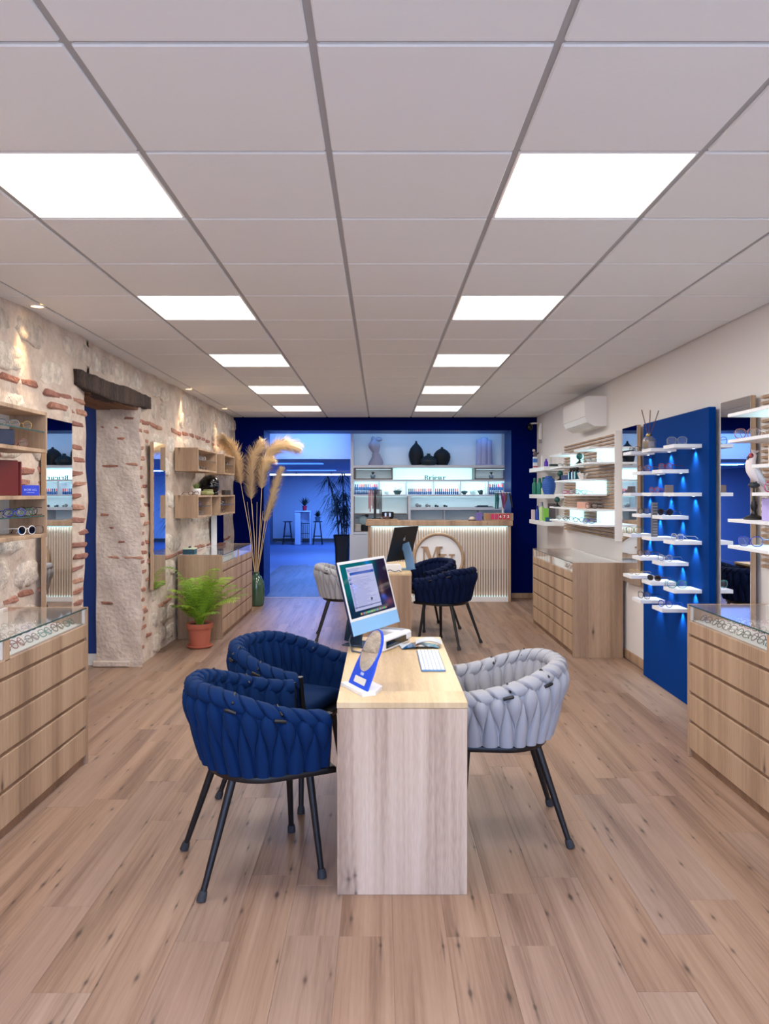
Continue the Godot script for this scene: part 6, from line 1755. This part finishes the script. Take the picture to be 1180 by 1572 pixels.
# ---------- plants and vases ----------
func plants() -> void:
	# palm in a terracotta pot
	var t := thing("potted_palm", "bright green feathery palm in a terracotta pot and saucer before the far left cabinet", "plant", P(-1.757, 0, 7.54))
	var terra := relief(paint(rgb(188, 104, 80), 0.75), 0.1, 88, 0.05, 128)
	part("saucer", Geo.new().lathe([Vector2(0, 0), Vector2(0.105, 0), Vector2(0.122, 0.012), Vector2(0.125, 0.026), Vector2(0.117, 0.026), Vector2(0.105, 0.012), Vector2(0, 0.01)], 36), terra, t)
	part("pot", Geo.new().lathe([Vector2(0, 0.011), Vector2(0.088, 0.011), Vector2(0.09, 0.016), Vector2(0.11, 0.185), Vector2(0.11, 0.186), Vector2(0.124, 0.188), Vector2(0.127, 0.235), Vector2(0.124, 0.238), Vector2(0.115, 0.236), Vector2(0.11, 0.22), Vector2(0, 0.22)], 36), terra, t)
	part("soil", Geo.new().lathe([Vector2(0, 0.222), Vector2(0.111, 0.222), Vector2(0.109, 0.2)], 20), paint(rgb(60, 44, 34), 0.95), t)
	var greens := [rgb(140, 176, 50), rgb(112, 152, 42), rgb(166, 198, 74), rgb(92, 130, 38)]
	var gm := []
	for c in greens:
		var m := paint(c, 0.5)
		m.backlight_enabled = true
		m.backlight = Color(0.5, 0.6, 0.2)
		gm.append(m)
	for k in 36:
		var g := Geo.new()
		var az := k * 2.39996 + 0.5
		var out := Vector3(cos(az), 0, sin(az))
		var side := Vector3(-sin(az), 0, cos(az))
		var rise := rng.randf_range(0.46, 0.80) * (1.0 if k < 22 else 0.5)
		var reach := rng.randf_range(0.30, 0.52) * (1.0 if k % 3 else 0.5) * (0.72 if out.x < -0.4 else 1.0) * (0.8 if out.z < -0.5 else 1.0)
		var p0 := Vector3(cos(az) * 0.03, 0.22, sin(az) * 0.03)
		var path := []
		for i in 13:
			var q := i / 12.0
			path.append(p0 + out * reach * pow(q, 1.4) + Vector3.UP * (rise * (1.35 * q - 0.42 * q * q - 0.22 * q * q * q)))
		var thin := []
		for i in 13:
			thin.append(0.0035 - 0.0026 * i / 12.0)
		g.tube(path, thin, 5)
		for i in range(4, 26):
			var q := 0.2 + 0.8 * (i - 4) / 22.0
			var ii := mini(int(q * 12.0), 11)
			var at: Vector3 = path[ii].lerp(path[ii + 1], q * 12.0 - ii)
			var dir: Vector3 = (path[ii + 1] - path[ii]).normalized()
			var l := 0.105 * sin(PI * (0.18 + 0.78 * q)) + 0.02
			for s in [-1.0, 1.0]:
				var d: Vector3 = (side * s * 1.0 + dir * 0.55 + Vector3.UP * rng.randf_range(-0.1, 0.3)).normalized()
				g.leaf(at, d, dir.cross(d).cross(d).normalized(), l, 0.0125, l * 0.35)
		part("frond", g, gm[k % 4], t)
	# green glass vase with pampas grass
	var vs := thing("glass_vase", "green glass demijohn vase on the floor beyond the far left cabinet", "vase", P(-1.655, 0, 10.33))
	var gg := paint(rgb(60, 92, 70), 0.06)
	gg.metallic_specular = 0.8
	part("vessel", Geo.new().lathe([Vector2(0, 0), Vector2(0.085, 0), Vector2(0.10, 0.02), Vector2(0.112, 0.12), Vector2(0.112, 0.24), Vector2(0.10, 0.32), Vector2(0.075, 0.38), Vector2(0.045, 0.41), Vector2(0.04, 0.44), Vector2(0.05, 0.45), Vector2(0.046, 0.452), Vector2(0.034, 0.44), Vector2(0.034, 0.40), Vector2(0.06, 0.37), Vector2(0, 0.36)], 32), gg, vs)
	var straw := paint(rgb(214, 186, 146), 0.9)
	straw.backlight_enabled = true
	straw.backlight = Color(0.5, 0.42, 0.3)
	var fluff := paint(rgb(240, 220, 186), 0.95)
	fluff.backlight_enabled = true
	fluff.backlight = Color(0.6, 0.52, 0.4)
	# plume: path of points in metres from the vase mouth, width, label
	var mouth := P(-1.655, 0.40, 10.33)
	var plumes := [
		[[Vector3(-0.18, 1.22, 0.14), Vector3(-0.205, 1.5, 0.26), Vector3(-0.26, 1.70, 0.42), Vector3(-0.33, 1.79, 0.58)], 0.10, "leftmost pampas plume, drooping towards the cubbies"],
		[[Vector3(-0.055, 1.02, 0.08), Vector3(-0.05, 1.32, 0.09), Vector3(-0.01, 1.6, 0.1), Vector3(0.085, 1.77, 0.1)], 0.10, "tall upright pampas plume, second from the left"],
		[[Vector3(0.085, 1.44, 0.0), Vector3(0.17, 1.64, -0.02), Vector3(0.34, 1.76, -0.02), Vector3(0.54, 1.73, -0.02)], 0.115, "broad pampas plume arching to the right"],
		[[Vector3(0.09, 1.16, 0.12), Vector3(0.10, 1.35, 0.14), Vector3(0.15, 1.5, 0.15), Vector3(0.22, 1.54, 0.15)], 0.085, "pale short pampas plume in the middle of the bunch"],
		[[Vector3(0.105, 0.72, -0.04), Vector3(0.19, 0.98, -0.05), Vector3(0.25, 1.22, -0.06), Vector3(0.325, 1.43, -0.06)], 0.065, "slim low pampas plume at the right of the bunch"]]
	for k in 5:
		var q: Array = plumes[k]
		var o := thing("pampas_grass", q[2], "dried grass", mouth, 0.0, "")
		var pts: Array = q[0]
		part("stem", Geo.new().tube([Vector3(0.006 * (k - 2), -0.05, 0), pts[0] * 0.5 + Vector3(0.01, 0, 0), pts[0]], [0.006, 0.0055, 0.0045], 6), straw, o)
		var curve := Curve3D.new()
		for i in 4:
			var tg: Vector3 = (pts[mini(i + 1, 3)] - pts[maxi(i - 1, 0)]) * 0.2
			curve.add_point(pts[i], -tg, tg)
		var len := curve.get_baked_length()
		var g := Geo.new()
		var core := []
		for i in 9:
			core.append(curve.sample_baked(len * i / 8.0))
		g.tube(core, [0.01, 0.02, 0.026, 0.028, 0.026, 0.022, 0.016, 0.01, 0.003], 8)
		for i in 2200:
			var u := rng.randf()
			var p := curve.sample_baked(len * u)
			var d := (curve.sample_baked(minf(len, len * u + 0.02)) - curve.sample_baked(maxf(0.0, len * u - 0.02))).normalized()
			var a := rng.randf() * TAU
			var x := d.cross(Vector3(0, 0, 1)).normalized()
			var rad := x * cos(a) + d.cross(x) * sin(a)
			var wd: float = q[1] * (0.35 + 0.65 * sin(PI * clampf(0.12 + u * 0.8, 0, 1)))
			var dir := (d * 0.9 + rad * rng.randf_range(0.25, 0.85) + Vector3.DOWN * 0.15).normalized()
			g.leaf(p + rad * 0.012, dir, d.cross(rad).normalized(), wd * rng.randf_range(1.0, 2.5), 0.006, wd * 0.45)
		part("plume", g, fluff, o)
	for k in 6:
		var g := Geo.new()
		var top := Vector3(-0.12 + k * 0.07, rng.randf_range(0.8, 1.15), 0.03 * (k % 3))
		g.tube([Vector3(0.004 * k - 0.01, -0.03, 0.01), top * 0.5, top], [0.005, 0.004, 0.003], 5)
		single("dried_stalk", g, straw, "thin bare dried stalk among the pampas grass in the green vase", "dried grass", mouth, 0.0, "bare stalks among the pampas grass")
	# drooping dragon tree in a black planter
	var dt := thing("dragon_tree", "tall dark drooping dragon tree in a black tapered planter in the back room", "plant", P(-0.65, 0, 13.2))
	part("planter", Geo.new().grid(func(u: float, w: float) -> Vector3:
		var a := u * TAU
		var sq := 1.0 / maxf(absf(cos(a)), absf(sin(a)))
		var r: float = [0.0, 0.105, 0.12, 0.145, 0.15, 0.135, 0.0][int(round(w * 6.0))]
		var y: float = [0.0, 0.0, 0.58, 0.78, 0.79, 0.76, 0.74][int(round(w * 6.0))]
		return Vector3(cos(a) * r * sq, y, sin(a) * r * sq), 32, 6, true), paint(rgb(14, 12, 16), 0.4), dt)
	part("planter_foot", Geo.new().box(Vector3(0, 0.02, 0), Vector3(0.22, 0.04, 0.22), 0.004), M.black, dt)
	var leafm := paint(rgb(16, 30, 30), 0.6)
	for q in [[Vector3(-0.06, 0.74, 0), Vector3(-0.09, 1.2, 0.02), Vector3(-0.24, 1.78, 0.05)], [Vector3(0.03, 0.74, 0.02), Vector3(0.03, 1.2, 0), Vector3(0.0, 1.84, 0.0)], [Vector3(0.0, 0.74, -0.03), Vector3(-0.02, 1.0, -0.03), Vector3(-0.10, 1.42, 0.02)], [Vector3(0.06, 0.74, 0.0), Vector3(0.08, 1.05, 0), Vector3(0.06, 1.5, 0.03)]]:
		var stem := part("cane", Geo.new().tube(q, [0.014, 0.013, 0.01], 8), paint(rgb(56, 48, 46), 0.8), dt)
		for lvl in 3:
			var g := Geo.new()
			var c: Vector3 = q[2].lerp(q[1], lvl * 0.42)
			for k in 34:
				var a := rng.randf() * TAU
				var l := rng.randf_range(0.2, 0.4)
				var out := Vector3(cos(a), rng.randf_range(-0.3, 0.9), sin(a)).normalized()
				# two joined blades so that the leaf bends down
				var side := Vector3(-sin(a), 0, cos(a))
				g.leaf(c + Vector3.UP * rng.randf_range(-0.08, 0.02), (out + Vector3.DOWN * 0.5).normalized(), side, l, 0.016, l * 0.55)
			part("leaf_tuft", g, leafm, stem)
